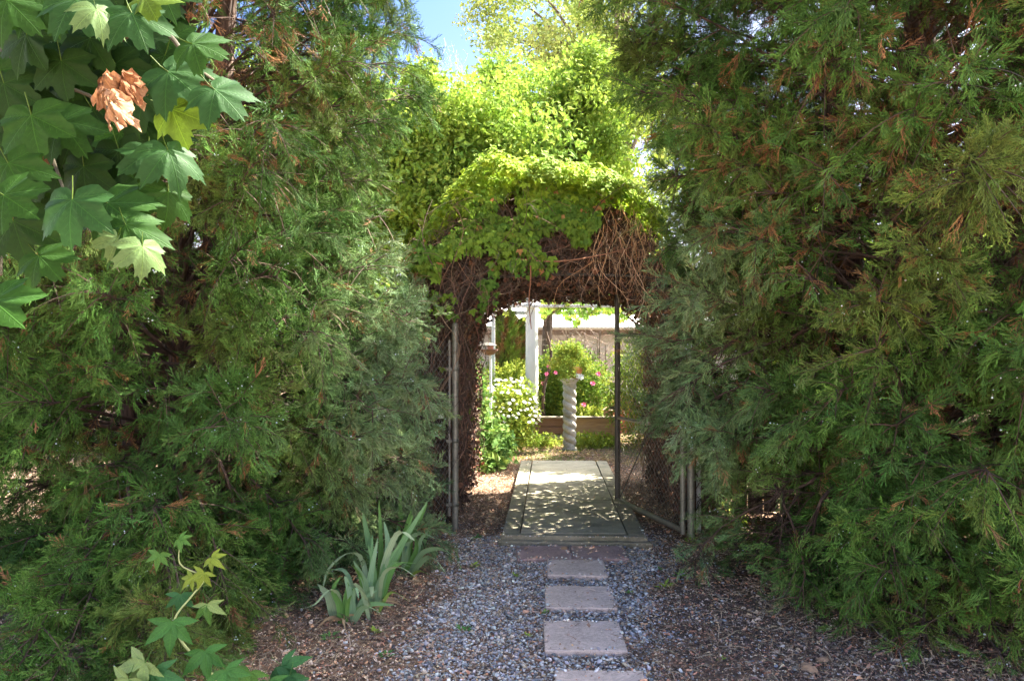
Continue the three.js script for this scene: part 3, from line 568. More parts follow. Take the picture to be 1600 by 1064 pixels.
{
  const hinge = V(1.395, 0, -5.57), free = V(1.04, 0, -6.75), L = hinge.distanceTo(free), ang = Math.atan2(-(free.z - hinge.z), free.x - hinge.x);
  const t = thing('chain_link_gate', 'open rusty pipe gate with chain link, swung inward along the right side of the arch', 'gate', hinge, ang);  // local +x from the hinge to the free end
  const z0 = 0.07;
  mesh('bottom_rail', bar(V(0, z0, 0), V(L, z0, 0), 0.024, 12), M.galv, t, 'thick grey bottom pipe');
  mesh('middle_rail', bar(V(0, 0.885, 0), V(L, 0.885, 0), 0.016, 10), M.galv, t);
  mesh('top_rail', bar(V(0, 1.69, 0), V(L, 1.69, 0), 0.016, 10), M.galv, t);
  mesh('stile', bar(V(L, z0 - 0.03, 0), V(L, 2.1, 0), 0.024, 12), M.darkMetal, t, 'dark rusted latch side pipe');
  mesh('tension_bar', box(0.02, 1.6, 0.007, L - 0.05, 0.88, 0.004, 0.002), M.darkMetal, t);
  mesh('hinge_stile', bar(V(0, z0 - 0.03, 0), V(0, 1.72, 0), 0.022, 12), M.galv, t);
  const w = meshWires(L - 0.05, 1.6, 0.062, 0.0017); w.translate(0.02, z0 + 0.01, 0.004); mesh('wire_mesh', w, M.wire, t);
  mesh('brace_rod', bar(V(0.55, 0.87, 0.012), V(L - 0.03, z0 + 0.02, 0.012), 0.005, 6), M.darkMetal, t);
  mesh('latch', mergeGeometries([box(0.13, 0.035, 0.03, L + 0.075, 0.97, 0, 0.008), box(0.03, 0.09, 0.05, L, 0.97, 0, 0.008)]), M.darkMetal, t);
  for (const y of [0.35, 1.3, 1.62]) mesh('clamp_band', tube([V(L, y - 0.012, 0), V(L, y + 0.012, 0)], 0.028, 0.028, 12), M.darkMetal, t);
  const post = thing('fence_post', 'pipe post carrying the open gate, half hidden in the right juniper', 'fence post', [1.45, 0, -5.52], 0);
  mesh('pole', bar(V(0, -0.05, 0), V(0, 1.85, 0), 0.03, 12), M.galv, post); mesh('cap', new THREE.SphereGeometry(0.032, 10, 6).translate(0, 1.85, 0), M.galv, post);
}
{ // boards and white stakes seen through the gap under the right juniper
  const t = thing('board_fence', 'weathered beige board fence glimpsed through the gap under the right juniper', 'fence', [2.1, 0, -6.3], 0.05); seed(31);
  for (let i = 0; i < 16; i++) { const b = mesh('board', box(0.14, rr(0.98, 1.05), 0.02, 0, 0.55, 0, 0.004), M.plankGray, t); b.position.x = i * 0.15; b.rotation.z = rr(-0.01, 0.01); }
  for (const y of [0.25, 0.85]) mesh('rail', box(2.45, 0.07, 0.04, 1.12, y, -0.032, 0.006), M.plankGray, t);
  for (const [px, h, lab] of [[1079, 0.74, 'white painted stake left of its twin, beside the gate hinge'], [1092, 0.8, 'white painted stake right of its twin, beside the gate hinge']]) {
    const p = P(px, 800, 5.75); p.y = 0; const s = thing('stake', lab, 'stake', p, 0.1, 'white stakes beside the gate'); mesh('shaft', box(0.035, h, 0.03, 0, h / 2, 0, 0.004), M.whitePaint, s); mesh('point', new THREE.ConeGeometry(0.022, 0.05, 4).rotateY(0.78).translate(0, h + 0.02, 0), M.whitePaint, s);
  }
}

// ------------------------------------------------------------------ garden beyond the arch
function spiralColumn(r, h, turns, sides, rows) {
  const pos = [], uv = [], idx = [];
  for (let j = 0; j <= rows; j++) for (let i = 0; i <= sides; i++) {
    const v = j / rows, a = i / sides * Math.PI * 2, f = (2 * (v * turns - a / (Math.PI * 2)) + 8) % 1, rope = Math.pow(Math.abs(Math.sin(f * Math.PI)), 0.65), rad = r * (0.74 + 0.30 * rope);
    pos.push(Math.cos(a) * rad, v * h, Math.sin(a) * rad); uv.push(a * r * 1.2, v * h);
    if (j && i < sides) { const b = j * (sides + 1) + i, c = b - sides - 1; idx.push(c, b, c + 1, c + 1, b, b + 1); }
  }
  return geom(pos, idx, uv);
}
const bushLeaf = cluster(12, 0.09, 0.06, 101, 0.5, 0.45), bigLeaf = cluster(9, 0.12, 0.10, 102, 0.6, 0.5);
function bush(name, label, cat, c, rad, n, cols, opt = {}) {
  seed(opt.seed ?? 7); const t = thing(name, label, cat, [c[0], 0, c[2]], 0, opt.group), a = [], stems = [];
  for (let i = 0; i < n; i++) {
    const d = rdir(), k = Math.pow(R(), 0.45) * (1 + 0.3 * noise(d.x * 2 + c[0], d.y * 2, d.z * 2 + c[2])), p = V(d.x * rad[0] * k, c[1] + d.y * rad[1] * k, d.z * rad[2] * k); if (p.y < 0.03) continue;
    a.push([place(p, rdir().add(V(d.x, 0.6, d.z)), R() * 6, rr(0.75, 1.3) * (opt.size ?? 1)), jitter(mixc(pick(cols), cols[0], 0.3), 0.25)]);
  }
  for (let i = 0; i < (opt.stems ?? 9); i++) { const d = rdir(); stems.push(tube(curve([V(gs() * 0.08, 0, gs() * 0.08), V(d.x * rad[0] * 0.3, c[1] * 0.6, d.z * rad[2] * 0.3), V(d.x * rad[0] * 0.7, c[1] + d.y * rad[1] * 0.6, d.z * rad[2] * 0.7)], 6), 0.012, 0.004, 4, false)); }
  mesh('stem', mergeGeometries(stems), M.bark, t); inst('foliage', opt.geo ?? bushLeaf, M.leaf, a, t, false);
  return t;
}
function bloom(pet, n, r, cup) { const pos = []; for (let i = 0; i < n; i++) { const a = i / n * 6.283 + (i % 2) * 0.1; simpleLeaf(pos, null, V(0, 0, 0), V(Math.cos(a), cup + (i % 2) * cup * 0.5, Math.sin(a)), V(0, 1, 0), r, r * pet, 0.1, 1); } return geom(pos); }
const gLime = [rgb(0.27, 0.33, 0.04), rgb(0.18, 0.27, 0.04), rgb(0.33, 0.36, 0.06)], gMid = [rgb(0.13, 0.23, 0.045), rgb(0.09, 0.17, 0.04), rgb(0.18, 0.26, 0.05)], gDark = [rgb(0.06, 0.12, 0.03), rgb(0.09, 0.15, 0.03), rgb(0.045, 0.085, 0.025)];

{ // twisted pedestal with its potted plant
  const b = G(890, 704, 0); const t = thing('twisted_pedestal', 'pale stone pedestal twisted like a rope, standing at the end of the path', 'pedestal', b, 0.4);
  mesh('foot', new THREE.CylinderGeometry(0.115, 0.125, 0.05, 20).translate(0, 0.025, 0), M.columnStone, t);
  mesh('shaft', spiralColumn(0.105, 1.0, 4.0, 44, 180).translate(0, 0.05, 0), M.columnStone, t);
  mesh('capital', mergeGeometries([new THREE.CylinderGeometry(0.125, 0.1, 0.05, 24).translate(0, 1.07, 0), new THREE.CylinderGeometry(0.15, 0.14, 0.035, 24).translate(0, 1.11, 0)]), M.columnStone, t);
  const p = thing('flower_pot', 'orange clay pot tipped on the twisted pedestal, full of leafy green growth', 'potted plant', [b.x + 0.03, 1.13, b.z], 0);
  const prof = [[0.001, 0.012], [0.062, 0], [0.075, 0.02], [0.098, 0.15], [0.112, 0.155], [0.112, 0.19], [0.098, 0.19], [0.09, 0.16], [0.001, 0.15]].map(([x, y]) => new THREE.Vector2(x, y));
  const pot = mesh('pot', new THREE.LatheGeometry(prof, 24), M.terracotta, p); pot.rotation.z = -0.16; pot.position.x = 0.05;
  seed(41); const a = [];
  const tuft = [[-0.06, 0.28, 0, 0.17], [0.02, 0.5, 0, 0.11], [-0.22, 0.26, 0.05, 0.12], [0.12, 0.32, -0.05, 0.15], [0.08, 0.42, 0, 0.08], [-0.17, 0.44, 0, 0.09], [0.2, 0.2, 0, 0.1]];
  for (let i = 0; i < 230; i++) { const d = rdir(), k = Math.cbrt(R()), f = tuft[i % 7]; a.push([place(V(f[0] + d.x * f[3] * k, f[1] + d.y * f[3] * k, f[2] + d.z * f[3] * k), rdir().add(V(0, 0.5, 0)), R() * 6, rr(0.55, 0.9)), jitter(pick(gLime), 0.2)]); }
  for (let i = 0; i < 70; i++) a.push([place(V(rr(-0.19, 0.05), rr(0.0, 0.2), rr(0.04, 0.2)), V(gs(), -0.6, 1), R() * 6, rr(0.4, 0.7)), jitter(pick(gLime), 0.2)]);
  inst('foliage', bushLeaf, M.leaf, a, p, false);
  const fl = thing('white_flower_cluster', 'white blossoms spilling over the right edge of the pedestal top', 'flowers', [b.x + 0.16, 1.16, b.z + 0.08], 0); seed(42);
  const wg = bloom(0.7, 6, 0.045, 0.35);
  for (let i = 0; i < 9; i++) apply(mesh('blossom', wg, M.petalWhite, fl), place(V(gs() * 0.06, gs() * 0.03, gs() * 0.05), V(gs() * 0.4, 0.7, 0.8), R() * 6, rr(0.9, 1.3)));
}
{ // bird feeder on a white pole
  const b = P(766.5, 715, 9.8); b.y = 0; const t = thing('bird_feeder', 'brown lidded bowl feeder on a thin white pole beside the daisies', 'bird feeder', b, 0);
  mesh('pole', bar(V(0, 0, 0), V(0, 1.5, 0), 0.018, 10), M.whitePaint, t);
  const h = 1.5; mesh('bowl', new THREE.LatheGeometry([[0.001, 0], [0.06, 0.005], [0.115, 0.05], [0.13, 0.085], [0.12, 0.085], [0.1, 0.05], [0.001, 0.02]].map(([x, y]) => new THREE.Vector2(x, y)), 24).translate(-0.02, h, 0), M.plank, t);
  mesh('seed_box', box(0.085, 0.1, 0.085, 0, h + 0.085, 0.03, 0.01), std(rgb(0.42, 0.2, 0.14)), t);
  const lid = mesh('lid', new THREE.LatheGeometry([[0.001, 0.045], [0.07, 0.035], [0.14, 0], [0.135, -0.008], [0.001, 0.02]].map(([x, y]) => new THREE.Vector2(x, y)), 24).translate(0, h + 0.14, 0), M.darkMetal, t); lid.rotation.z = 0.03;
}
{ // pergola: round column, beam, thin posts, grape vine
  const b = P(831, 692, 11.6); b.y = 0;
  const t = thing('pergola', 'white pergola with one thick round column and thin posts, carrying grape leaves', 'pergola', b, 0);
  mesh('column', new THREE.CylinderGeometry(0.1, 0.115, 2.5, 24).translate(0, 1.25, 0), M.whitePaint, t, 'thick round white column');
  mesh('beam', box(3.3, 0.05, 0.06, 0.9, 2.325, 0.12, 0.006), M.whitePaint, t); mesh('beam', box(3.3, 0.07, 0.06, 0.9, 2.38, -2.6, 0.006), M.whitePaint, t);
  for (const x of [-0.6, 0, 0.6, 1.2, 1.8, 2.4]) mesh('rafter', box(0.04, 0.06, 3.0, x, 2.445, -1.25, 0.005), M.whitePaint, t);
  for (const [x, z] of [[-0.66, -0.15], [-0.30, -2.6], [2.45, -2.6], [0.0, -2.6]]) mesh('post', box(0.06, 2.35, 0.06, x, 1.17, z, 0.005), M.whitePaint, t);
  const v = thing('grape_vine', 'grape vine with broad light green leaves hanging from the pergola beam', 'grape vine', [b.x + 0.2, 0, b.z - 0.1], 0); seed(51);
  mesh('stem', tube(curve([V(0.05, 0, -0.1), V(0.0, 0.8, -0.05), V(0.14, 1.5, -0.12), V(0.05, 2.1, 0), V(0.5, 2.4, 0.1), V(1.6, 2.45, 0)], 30), 0.035, 0.012, 7), M.bark, v);
  const grape = mapleLeaf(56, 0.9, 2), mats = [leafMat(rgb(0.2, 0.32, 0.05), 0.5), leafMat(rgb(0.14, 0.25, 0.04), 0.5), leafMat(rgb(0.30, 0.36, 0.06), 0.5)];
  for (let i = 0; i < 190; i++) {
    const x = i % 6 ? rr(0.0, 1.6) : rr(-0.7, 1.6), band = 0.40 * Math.abs(noise(x * 2.2, 3, 1)) + 0.12, y = 2.46 - band * R() * 1.3, z = rr(-1.2, 0.3);
    apply(mesh('leaf', grape, pick(mats), v), frame(V(x, y, z), V(gs() * 0.6, -1, gs() * 0.4), V(gs() * 0.5, 0.5, 1), rr(0.06, 0.095)));
  }
}
{ // raised bed
  const b = P(888, 690, 11.5); b.y = 0; const t = thing('raised_bed', 'raised garden bed of brown planks on grey blocks behind the twisted pedestal', 'raised bed', b, -0.02); seed(61);
  const dep = 0.9;
  mesh('plank', box(0.80, 0.13, 0.04, -0.33, 0.37, 0, 0.006), M.plank, t, 'upper plank with shade painted into its dark brown'); mesh('plank', box(0.80, 0.12, 0.04, -0.33, 0.235, 0.003, 0.006), M.plank, t);
  mesh('plank', box(0.66, 0.28, 0.04, 0.42, 0.30, 0.002, 0.006), M.plankTan, t, 'wide plank right of the pedestal with sunlight painted into its tan'); mesh('cap_board', box(1.56, 0.03, 0.11, 0, 0.455, 0.02, 0.006), M.plankGray, t);  // front planks: shade is in the left colour, sunlight in the right one
  mesh('post', box(0.08, 0.42, 0.08, -0.78, 0.22, 0.02, 0.006), M.plankTan, t); mesh('post', box(0.11, 0.42, 0.10, 0.80, 0.23, 0.03, 0.006), M.plankTan, t);
  for (const x of [-0.81, 0.83]) { const p = mesh('plank', box(0.04, 0.27, dep, x, 0.3, -dep / 2, 0.006), M.plankTan, t); p.name = 'plank'; }
  mesh('plank', box(1.66, 0.27, 0.04, 0, 0.3, -dep - 0.03, 0.006), M.plankTan, t);
  for (const x of [-0.5, -0.12, 0.28]) mesh('block', box(0.37, 0.15, 0.18, x, 0.077, -0.02, 0.01), M.concrete, t);
  mesh('soil', box(1.6, 0.26, dep - 0.04, 0, 0.29, -dep / 2 - 0.01, 0.02), M.soil, t);
  const c = thing('wooden_box', 'low wooden box with a sloped front, standing on the right of the raised bed', 'wooden box', P(927, 655, 12.5).setY(0), 0.15);
  mesh('front_board', box(0.36, 0.2, 0.03, 0, 0.5, 0.12, 0.005), M.plankTan, c).rotation.x = -0.25; mesh('lid', box(0.38, 0.03, 0.28, 0, 0.63, -0.03, 0.005), M.plankTan, c);
  for (const x of [-0.17, 0.17]) mesh('side_board', box(0.03, 0.62, 0.25, x, 0.31, -0.03, 0.005), M.plankTan, c); mesh('back_board', box(0.33, 0.6, 0.03, 0, 0.31, -0.14, 0.005), M.plankTan, c); mesh('front_board', box(0.31, 0.4, 0.03, 0, 0.2, 0.08, 0.005), M.plankTan, c);
  const e = thing('corner_post', 'square pale timber post at the right end of the raised bed, beside the gate pipe', 'post', P(951, 690, 11.7).setY(0), 0.3);
  mesh('shaft', box(0.13, 0.56, 0.13, 0, 0.28, 0, 0.006), M.plankTan, e); mesh('cap', new THREE.CylinderGeometry(0.03, 0.115, 0.06, 4).rotateY(0.785).translate(0, 0.59, 0), M.plankTan, e);
}
{ // bricks seen through the gate
  const o = P(975, 690, 13.2).setY(0); const t = thing('brick_pile', 'low stack of red bricks seen through the gate mesh', 'bricks', o, 0.1); seed(63); const g = box(0.2, 0.06, 0.095, 0, 0, 0, 0.005);
  for (let j = 0; j < 11; j++) for (let i = 0; i < 5; i++) { const b = mesh('brick', g, M.brick, t); b.position.set(i * 0.215 - 0.5 + (j % 2) * 0.1 + gs() * 0.006, 0.032 + j * 0.064, gs() * 0.01); b.rotation.y = gs() * 0.03; }
}
{ // low house with a white roof
  const t = thing('garden_house', 'low grey garden house with a sunlit white roof beyond the pergola', 'house', [4.6, 0, -17.0], 0.03);
  for (const [n, g] of [['wall', box(11, 2.12, 0.2, 0, 1.06, 0, 0.01)], ['wall', box(0.2, 2.3, 5, -5.4, 1.15, -2.6, 0.01)], ['wall', box(0.2, 2.3, 5, 5.4, 1.15, -2.6, 0.01)], ['wall', box(10.6, 2.3, 0.2, 0, 1.15, -5, 0.01)]]) mesh(n, g, M.wall, t);
  const roof = mesh('roof', mergeGeometries([...Array(38)].flatMap((_, i) => [box(0.302, 0.05, 3.3, -5.6 + i * 0.302, 0, 0, 0.003), box(0.03, 0.04, 3.3, -5.45 + i * 0.302, 0.04, 0, 0.004)])), std(rgb(0.8, 0.79, 0.77), 0.6), t); roof.position.set(0, 2.60, -1.3); roof.rotation.x = 0.27;
  const back = mesh('roof', box(11.5, 0.05, 3.2, 0, 0, 0, 0.003), std(rgb(0.8, 0.79, 0.77), 0.6), t); back.position.set(0, 2.62, -4.2); back.rotation.x = -0.27;
  mesh('fascia', box(11.5, 0.16, 0.03, 0, 2.07, 0.32, 0.004), std(rgb(0.2, 0.15, 0.12)), t); mesh('gutter', bar(V(-5.7, 2.16, 0.38), V(5.7, 2.16, 0.38), 0.05, 10), M.whitePaint, t);
}
// shrubs
bush('yellow_green_shrub', 'rounded yellow green shrub behind the daisies, left of the white column', 'shrub', [-0.05, 0.75, -11.9], [0.62, 0.62, 0.5], 900, gLime, { seed: 71 });
{
  const t = bush('daisy_bush', 'bushy clump of white daisies beside the feeder pole', 'flowering bush', [-0.02, 0.55, -10.4], [0.42, 0.55, 0.4], 620, gLime, { seed: 72 });
  seed(73); const g = bloom(0.32, 11, 0.028, 0.1), a = [], y = [];
  for (let i = 0; i < 330; i++) { const d = rdir(); if (d.y < -0.15) continue; const p = V(d.x * 0.44, 0.58 + d.y * 0.56, d.z * 0.42).multiplyScalar(rr(0.92, 1.06)), n = V(d.x * 0.6 + 0.2, 1, 0.5 + d.z * 0.4); a.push([place(p, n, R() * 6, rr(0.8, 1.3)), white]); y.push([place(p.clone().addScaledVector(n.normalize(), 0.004), n, 0, 0.008), white]); }
  inst('daisy', g, M.petalWhite, a, t); inst('daisy_eye', new THREE.IcosahedronGeometry(1, 0), M.petalYellow, y, t);
}
{
  const t = bush('rose_bush', 'tall rose bush with a few pink flowers behind the twisted pedestal', 'rose bush', [0.98, 0.85, -12.3], [0.82, 0.84, 0.5], 1700, [gLime[1], gMid[0], gLime[0], gMid[2]], { seed: 74 });
  seed(75); const g = mergeGeometries([bloom(0.9, 6, 0.06, 0.5), bloom(0.9, 5, 0.04, 1.4), bloom(1, 5, 0.05, 0.9)]);
  for (const [px, py, d] of [[857, 573, 11.8], [854, 585, 11.75], [868, 583, 11.8], [935, 585, 11.7], [912, 633, 11.7], [848, 600, 11.8], [926, 600, 11.8]]) { const p = P(px, py, d).sub(t.position); apply(mesh('rose', g, M.petalPink, t), place(p, V(gs() * 0.3, 0.6, 1), R() * 6, rr(0.75, 1.0))); }
}
bush('leafy_weeds', 'bright green leafy weeds on the left edge of the path just past the arch', 'plants', [-0.42, 0.2, -9.3], [0.42, 0.42, 0.75], 520, gMid, { seed: 76, geo: bigLeaf });
bush('leafy_weeds', 'tall leafy weeds growing up the left inner corner of the arch end', 'plants', [-0.62, 0.7, -9.0], [0.28, 0.75, 0.35], 300, gMid, { seed: 77, geo: bigLeaf });
bush('low_plants', 'low yellow green plants in front of the raised bed right of the pedestal', 'plants', [1.35, 0.05, -11.0], [0.5, 0.16, 0.22], 170, gLime, { seed: 78 });
bush('low_plants', 'low yellow green plants in front of the raised bed left of the pedestal', 'plants', [0.35, 0.04, -11.1], [0.5, 0.14, 0.2], 130, gLime, { seed: 79 });
bush('bed_plants', 'small plants growing inside the raised bed on its right side', 'plants', [1.2, 0.5, -11.9], [0.45, 0.1, 0.3], 140, gLime, { seed: 80 });
bush('garden_shrub', 'bright green shrub behind the gate mesh on the right', 'shrub', [2.3, 0.9, -11.0], [0.75, 1.1, 0.9], 1300, [...gLime, ...gMid], { seed: 81 });
bush('garden_shrub', 'green shrub at the left behind the feeder pole', 'shrub', [-0.95, 0.8, -11.2], [0.55, 0.85, 0.6], 900, gMid, { seed: 82 });
for (const [px, d, h, w, lab] of [[789, 14, 2.3, 0.32, 'narrow brownish conifer left of the white column, left one of the pair'], [808, 14.3, 2.15, 0.28, 'narrow dull green conifer next to the white column, right one of the pair']]) {
  const p = P(px, 600, d).setY(0), t = thing('conifer_column', lab, 'conifer', p, 0); seed(px); const a = [];
  for (let i = 0; i < 1600; i++) { const y = rr(0.05, h), k = Math.sqrt(R()), az = R() * 6.283, r = w * (1 - 0.75 * (y / h) ** 2) * k * (1 + 0.5 * noise(y * 5, az, px)); a.push([place(V(Math.cos(az) * r, y, Math.sin(az) * r), V(Math.cos(az), 1.2, Math.sin(az)), R() * 6, rr(0.15, 0.25)), jitter(noise(y * 3, az * 1.5, px) > 0.12 ? rgb(0.34, 0.2, 0.09) : rgb(0.24, 0.34, 0.07), 0.4)]); }
  inst('foliage', SPRAYS[0], M.spray, a, t, false); mesh('trunk', tube([V(0, 0, 0), V(0, h * 0.9, 0)], 0.04, 0.01, 6), M.bark, t);
}
{ // bare grey brown shrub before the house wall, right of the pedestal
  const t = thing('bare_shrub', 'tangle of bare grey brown branches before the grey wall, right of the pedestal plant', 'shrub', [1.6, 0, -13.4], 0); seed(64); const a = TWIGS.map(() => []), st = [];
  for (let i = 0; i < 26; i++) { const e = V(gs() * 0.8, rr(1.0, 2.0), gs() * 0.4); st.push(tube(curve([V(gs() * 0.15, 0, gs() * 0.15), V(e.x * 0.5 + gs() * 0.2, e.y * 0.5, e.z * 0.5), e], 8), 0.022, 0.007, 5, false)); for (let k = 0; k < 22; k++) { const s = rr(0.35, 1), L = rr(0.3, 0.7); a[k % 5].push([place(V(e.x * s, e.y * s, e.z * s), V(gs(), 0.4 + gs() * 0.6, gs()), R() * 6, V(L * 1.3, L, L * 1.3)), jitter(rgb(0.25, 0.19, 0.15), 0.3)]); } }
  mesh('branch', mergeGeometries(st), M.barkGray, t); TWIGS.forEach((g, i) => inst('twig', g, M.twig, a[i], t));
}
{ // straw and weeds on the sunny floor past the path
  seed(65); const g = cluster(9, 0.05, 0.09, 103, 0.12, 0), a = [];
  for (let i = 0; i < 3800; i++) { const x = rr(-1.6, 3.2), z = -rr(9.25, 12.8), n = noise(x * 2, 2, z * 2); a.push([place(V(x, 0.012, z), V(gs() * 0.3, 1, gs() * 0.3), R() * 6, rr(0.5, 1.1)), jitter(n > 0.1 || R() < 0.2 ? rgb(0.20, 0.26, 0.06) : rgb(0.50, 0.37, 0.18), 0.25)]); }
  tag(inst('dry_grass', g, M.leaf, a, scene), 'straw coloured dry grass with green tufts on the sunny ground past the path', null, null, 'stuff');
}

// ------------------------------------------------------------------ background trees
const treeLeaf = cluster(16, 0.24, 0.115, 111, 0.6, 0.35), farLeaf = cluster(18, 0.34, 0.13, 112, 0.75, 0.2);
function tree(name, label, x, z, h, crown, nb, nc, cols, o = {}) {
  seed(o.seed ?? 9); const t = thing(name, label, 'tree', [x, 0, z], 0, o.group), a = [], limbs = [], [cx, cy, cz, rx, ry, rz] = crown;
  const trunkTop = V(cx * 0.5, cy, cz * 0.5), base = [V(0, 0, 0), V(gs() * 0.1, h * 0.2, gs() * 0.1), V(cx * 0.3 + gs() * 0.2, cy * 0.7, cz * 0.3), V(cx, cy + ry * 0.5, cz)];
  mesh('trunk', tube(curve(base, 20), o.r ?? 0.16, 0.04, 9), o.bark ?? M.barkGray, t);
  for (let b = 0; b < nb; b++) {
    let d = rdir(); const k = Math.pow(R(), 0.4), c = V(cx + d.x * rx * k, cy + d.y * ry * k, cz + d.z * rz * k), br = (o.blob ?? 0.8) * (R() < 0.5 ? rr(0.3, 0.6) : rr(0.6, 1.3)), tall = rr(0.6, 1.5), lift = noise(c.x, c.y, c.z);
    limbs.push(tube(curve([trunkTop.clone().lerp(V(0, h * 0.15, 0), R() * 0.6), c.clone().lerp(trunkTop, 0.45).add(V(gs() * 0.3, 0.1, gs() * 0.3)), c], 7), rr(0.03, 0.06) * (o.limb ?? 1), 0.008, 5, false));
    const tone = pick(cols);
    for (let i = 0; i < nc; i++) { d = rdir(); const q = Math.pow(R(), 0.5) * br; const p = V(c.x + d.x * q * (1.7 - tall * 0.6), c.y + d.y * q * tall, c.z + d.z * q * 1.1); if (p.y < 0.1) continue; a.push([place(p, V(gs(), 1, gs()), R() * 6, rr(0.7, 1.25) * (o.size ?? 1)), jitter(mixc(tone, cols[0], 0.3), 0.22)]); }
  }
  mesh('branch', mergeGeometries(limbs), o.bark ?? M.barkGray, t); inst('crown', o.geo ?? treeLeaf, M.leaf, a, t, false);
  return t;
}
const tLime = [rgb(0.25, 0.36, 0.045), rgb(0.18, 0.30, 0.045), rgb(0.31, 0.40, 0.065)], tGreen = [rgb(0.18, 0.27, 0.04), rgb(0.13, 0.22, 0.04), rgb(0.24, 0.32, 0.05)], tPale = [rgb(0.31, 0.36, 0.09), rgb(0.24, 0.31, 0.07), rgb(0.36, 0.40, 0.12)];
tree('lime_green_tree', 'lime green leafy tree right behind the vine arch, left of its middle', -1.6, -13.5, 6.5, [0, 5.0, 0, 2.1, 2.0, 1.6], 66, 58, tLime, { seed: 91 });
tree('yellow_green_tree', 'yellow green tree rising behind the middle of the vine arch', 0.9, -15.5, 8, [0, 6.0, 0, 2.7, 2.6, 1.8], 84, 54, [tLime[0], tLime[2], tGreen[0]], { seed: 92 });
tree('pale_green_tree', 'paler green tree behind the right shoulder of the vine arch', 2.6, -24, 11, [0, 7.6, 0, 3.2, 3.2, 2.0], 84, 60, [...tPale, tGreen[0]], { seed: 93 });
tree('small_garden_tree', 'small open lime green tree beyond the gate, glimpsed through the right juniper', 3.9, -10.6, 4.6, [0, 3.5, 0, 1.25, 1.25, 1.1], 34, 34, tLime, { seed: 89, r: 0.07, blob: 0.55, limb: 0.7 });
tree('cottonwood_tree', 'tall thin crowned cottonwood with visible dark limbs at the top right of the sky gap', 4.0, -24, 17, [-1.3, 11.5, 0, 4.6, 5.4, 3.6], 66, 40, tPale, { seed: 94, r: 0.42, limb: 2.6, blob: 1.15, geo: farLeaf, bark: M.barkGray });
tree('lime_green_tree', 'lime green tree showing beside the upper edge of the left juniper', -4.6, -14.5, 7.6, [0, 5.2, 0, 2.1, 2.6, 1.6], 60, 55, tLime, { seed: 95 });
tree('hedge_tree', 'green tree seen in glimpses through the left juniper', -7.8, -12, 5.5, [0, 3.0, 0, 2.3, 2.4, 1.6], 48, 48, [...tGreen, tLime[1]], { seed: 96 });
tree('hedge_tree', 'lime green tree seen in glimpses through the right juniper', 6.6, -12, 5.5, [0, 3.0, 0, 2.4, 2.4, 1.6], 50, 48, [...tLime, tGreen[0]], { seed: 97 });
tree('hedge_tree', 'green tree at the far right behind the right juniper', 11, -12.5, 6.5, [0, 3.4, 0, 2.6, 2.9, 1.8], 45, 44, tGreen, { seed: 98 });
tree('hedge_tree', 'green tree at the far left behind the left juniper', -12, -13, 7, [0, 3.8, 0, 2.6, 3.0, 1.8], 45, 44, tGreen, { seed: 99 });
{ // bare pale tree in the sky gap
  const t = thing('bare_tree', 'leafless pale twigs standing against the blue sky left of the cottonwood', 'bare tree', [-1.75, 0, -20], 0); seed(66); const st = [], a = TWIGS.map(() => []);
  const mat = std(rgb(0.5, 0.46, 0.42), 0.9);
  mesh('trunk', tube(curve([V(0.4, 0, 0), V(0.3, 4, 0), V(0, 8, 0)], 12), 0.12, 0.05, 7), mat, t);
  for (let i = 0; i < 26; i++) { const h = rr(4, 8), e = V(gs() * 1.5, Math.min(10.2, h + rr(1.3, 2.8)), gs() * 0.8); st.push(tube(curve([V(0.2, h - 1.5, 0), V(e.x * 0.7, h + 0.3, e.z * 0.6), e], 8), 0.035, 0.008, 4, false)); for (let k = 0; k < 16; k++) { const s = rr(0.3, 1), L = rr(0.5, 1.0); a[k % 5].push([place(V(e.x * s, lerp(h, e.y, s), e.z * s), V(gs() * 0.5, 1, gs() * 0.5), R() * 6, V(L * 1.4, L, L * 1.4)), jitter(rgb(0.52, 0.47, 0.45), 0.2)]); } }
  mesh('branch', mergeGeometries(st), mat, t); TWIGS.forEach((g, i) => inst('twig', g, M.twig, a[i], t));
}
tag(inst('distant_foliage', farLeaf, M.leaf, (() => { seed(67); const a = []; for (let i = 0; i < 9000; i++) { const x = rr(-45, 45), z = -rr(32, 40); a.push([place(V(x, rr(0, 5.2 + 1.8 * noise(x * 0.15, 1, 1)), z), rdir(), R() * 6, rr(1.6, 2.6)), jitter(pick(tGreen), 0.25)]); } return a; })(), scene), 'far belt of mixed green trees closing off the garden', null, null, 'stuff');

// ------------------------------------------------------------------ iris clumps
function blade(pts, w, twist = 0) {
  const p = curve(pts, 12), pos = [], idx = [], uv = [];
  let side = V(0, 0, 0).crossVectors(p[6].clone().sub(p[0]), V(0, 0, 1)).normalize(); if (!isFinite(side.x) || side.lengthSq() < 0.1) side = V(1, 0, 0);
  for (let i = 0; i < p.length; i++) {
    const t = i / (p.length - 1), tg = p[Math.min(12, i + 1)].clone().sub(p[Math.max(0, i - 1)]).normalize(), s = side.clone().addScaledVector(tg, -side.dot(tg)).normalize().applyAxisAngle(tg, twist * t), nn = V(0, 0, 0).crossVectors(s, tg);
    const ww = w * 0.5 * Math.min(1, 0.55 + t * 2.2) * Math.pow(1 - t, 0.55) + 0.0008;
    for (const [k, f] of [[-1, 0.25], [0, 0], [1, 0.25]]) { const q = p[i].clone().addScaledVector(s, k * ww).addScaledVector(nn, f * ww); pos.push(q.x, q.y, q.z); uv.push(k * 0.5 + 0.5, t); }
    if (i) for (const k of [0, 1]) { const a = (i - 1) * 3 + k, b = i * 3 + k; idx.push(a, a + 1, b, b, a + 1, b + 1); }
  }
  return geom(pos, idx, uv);
}
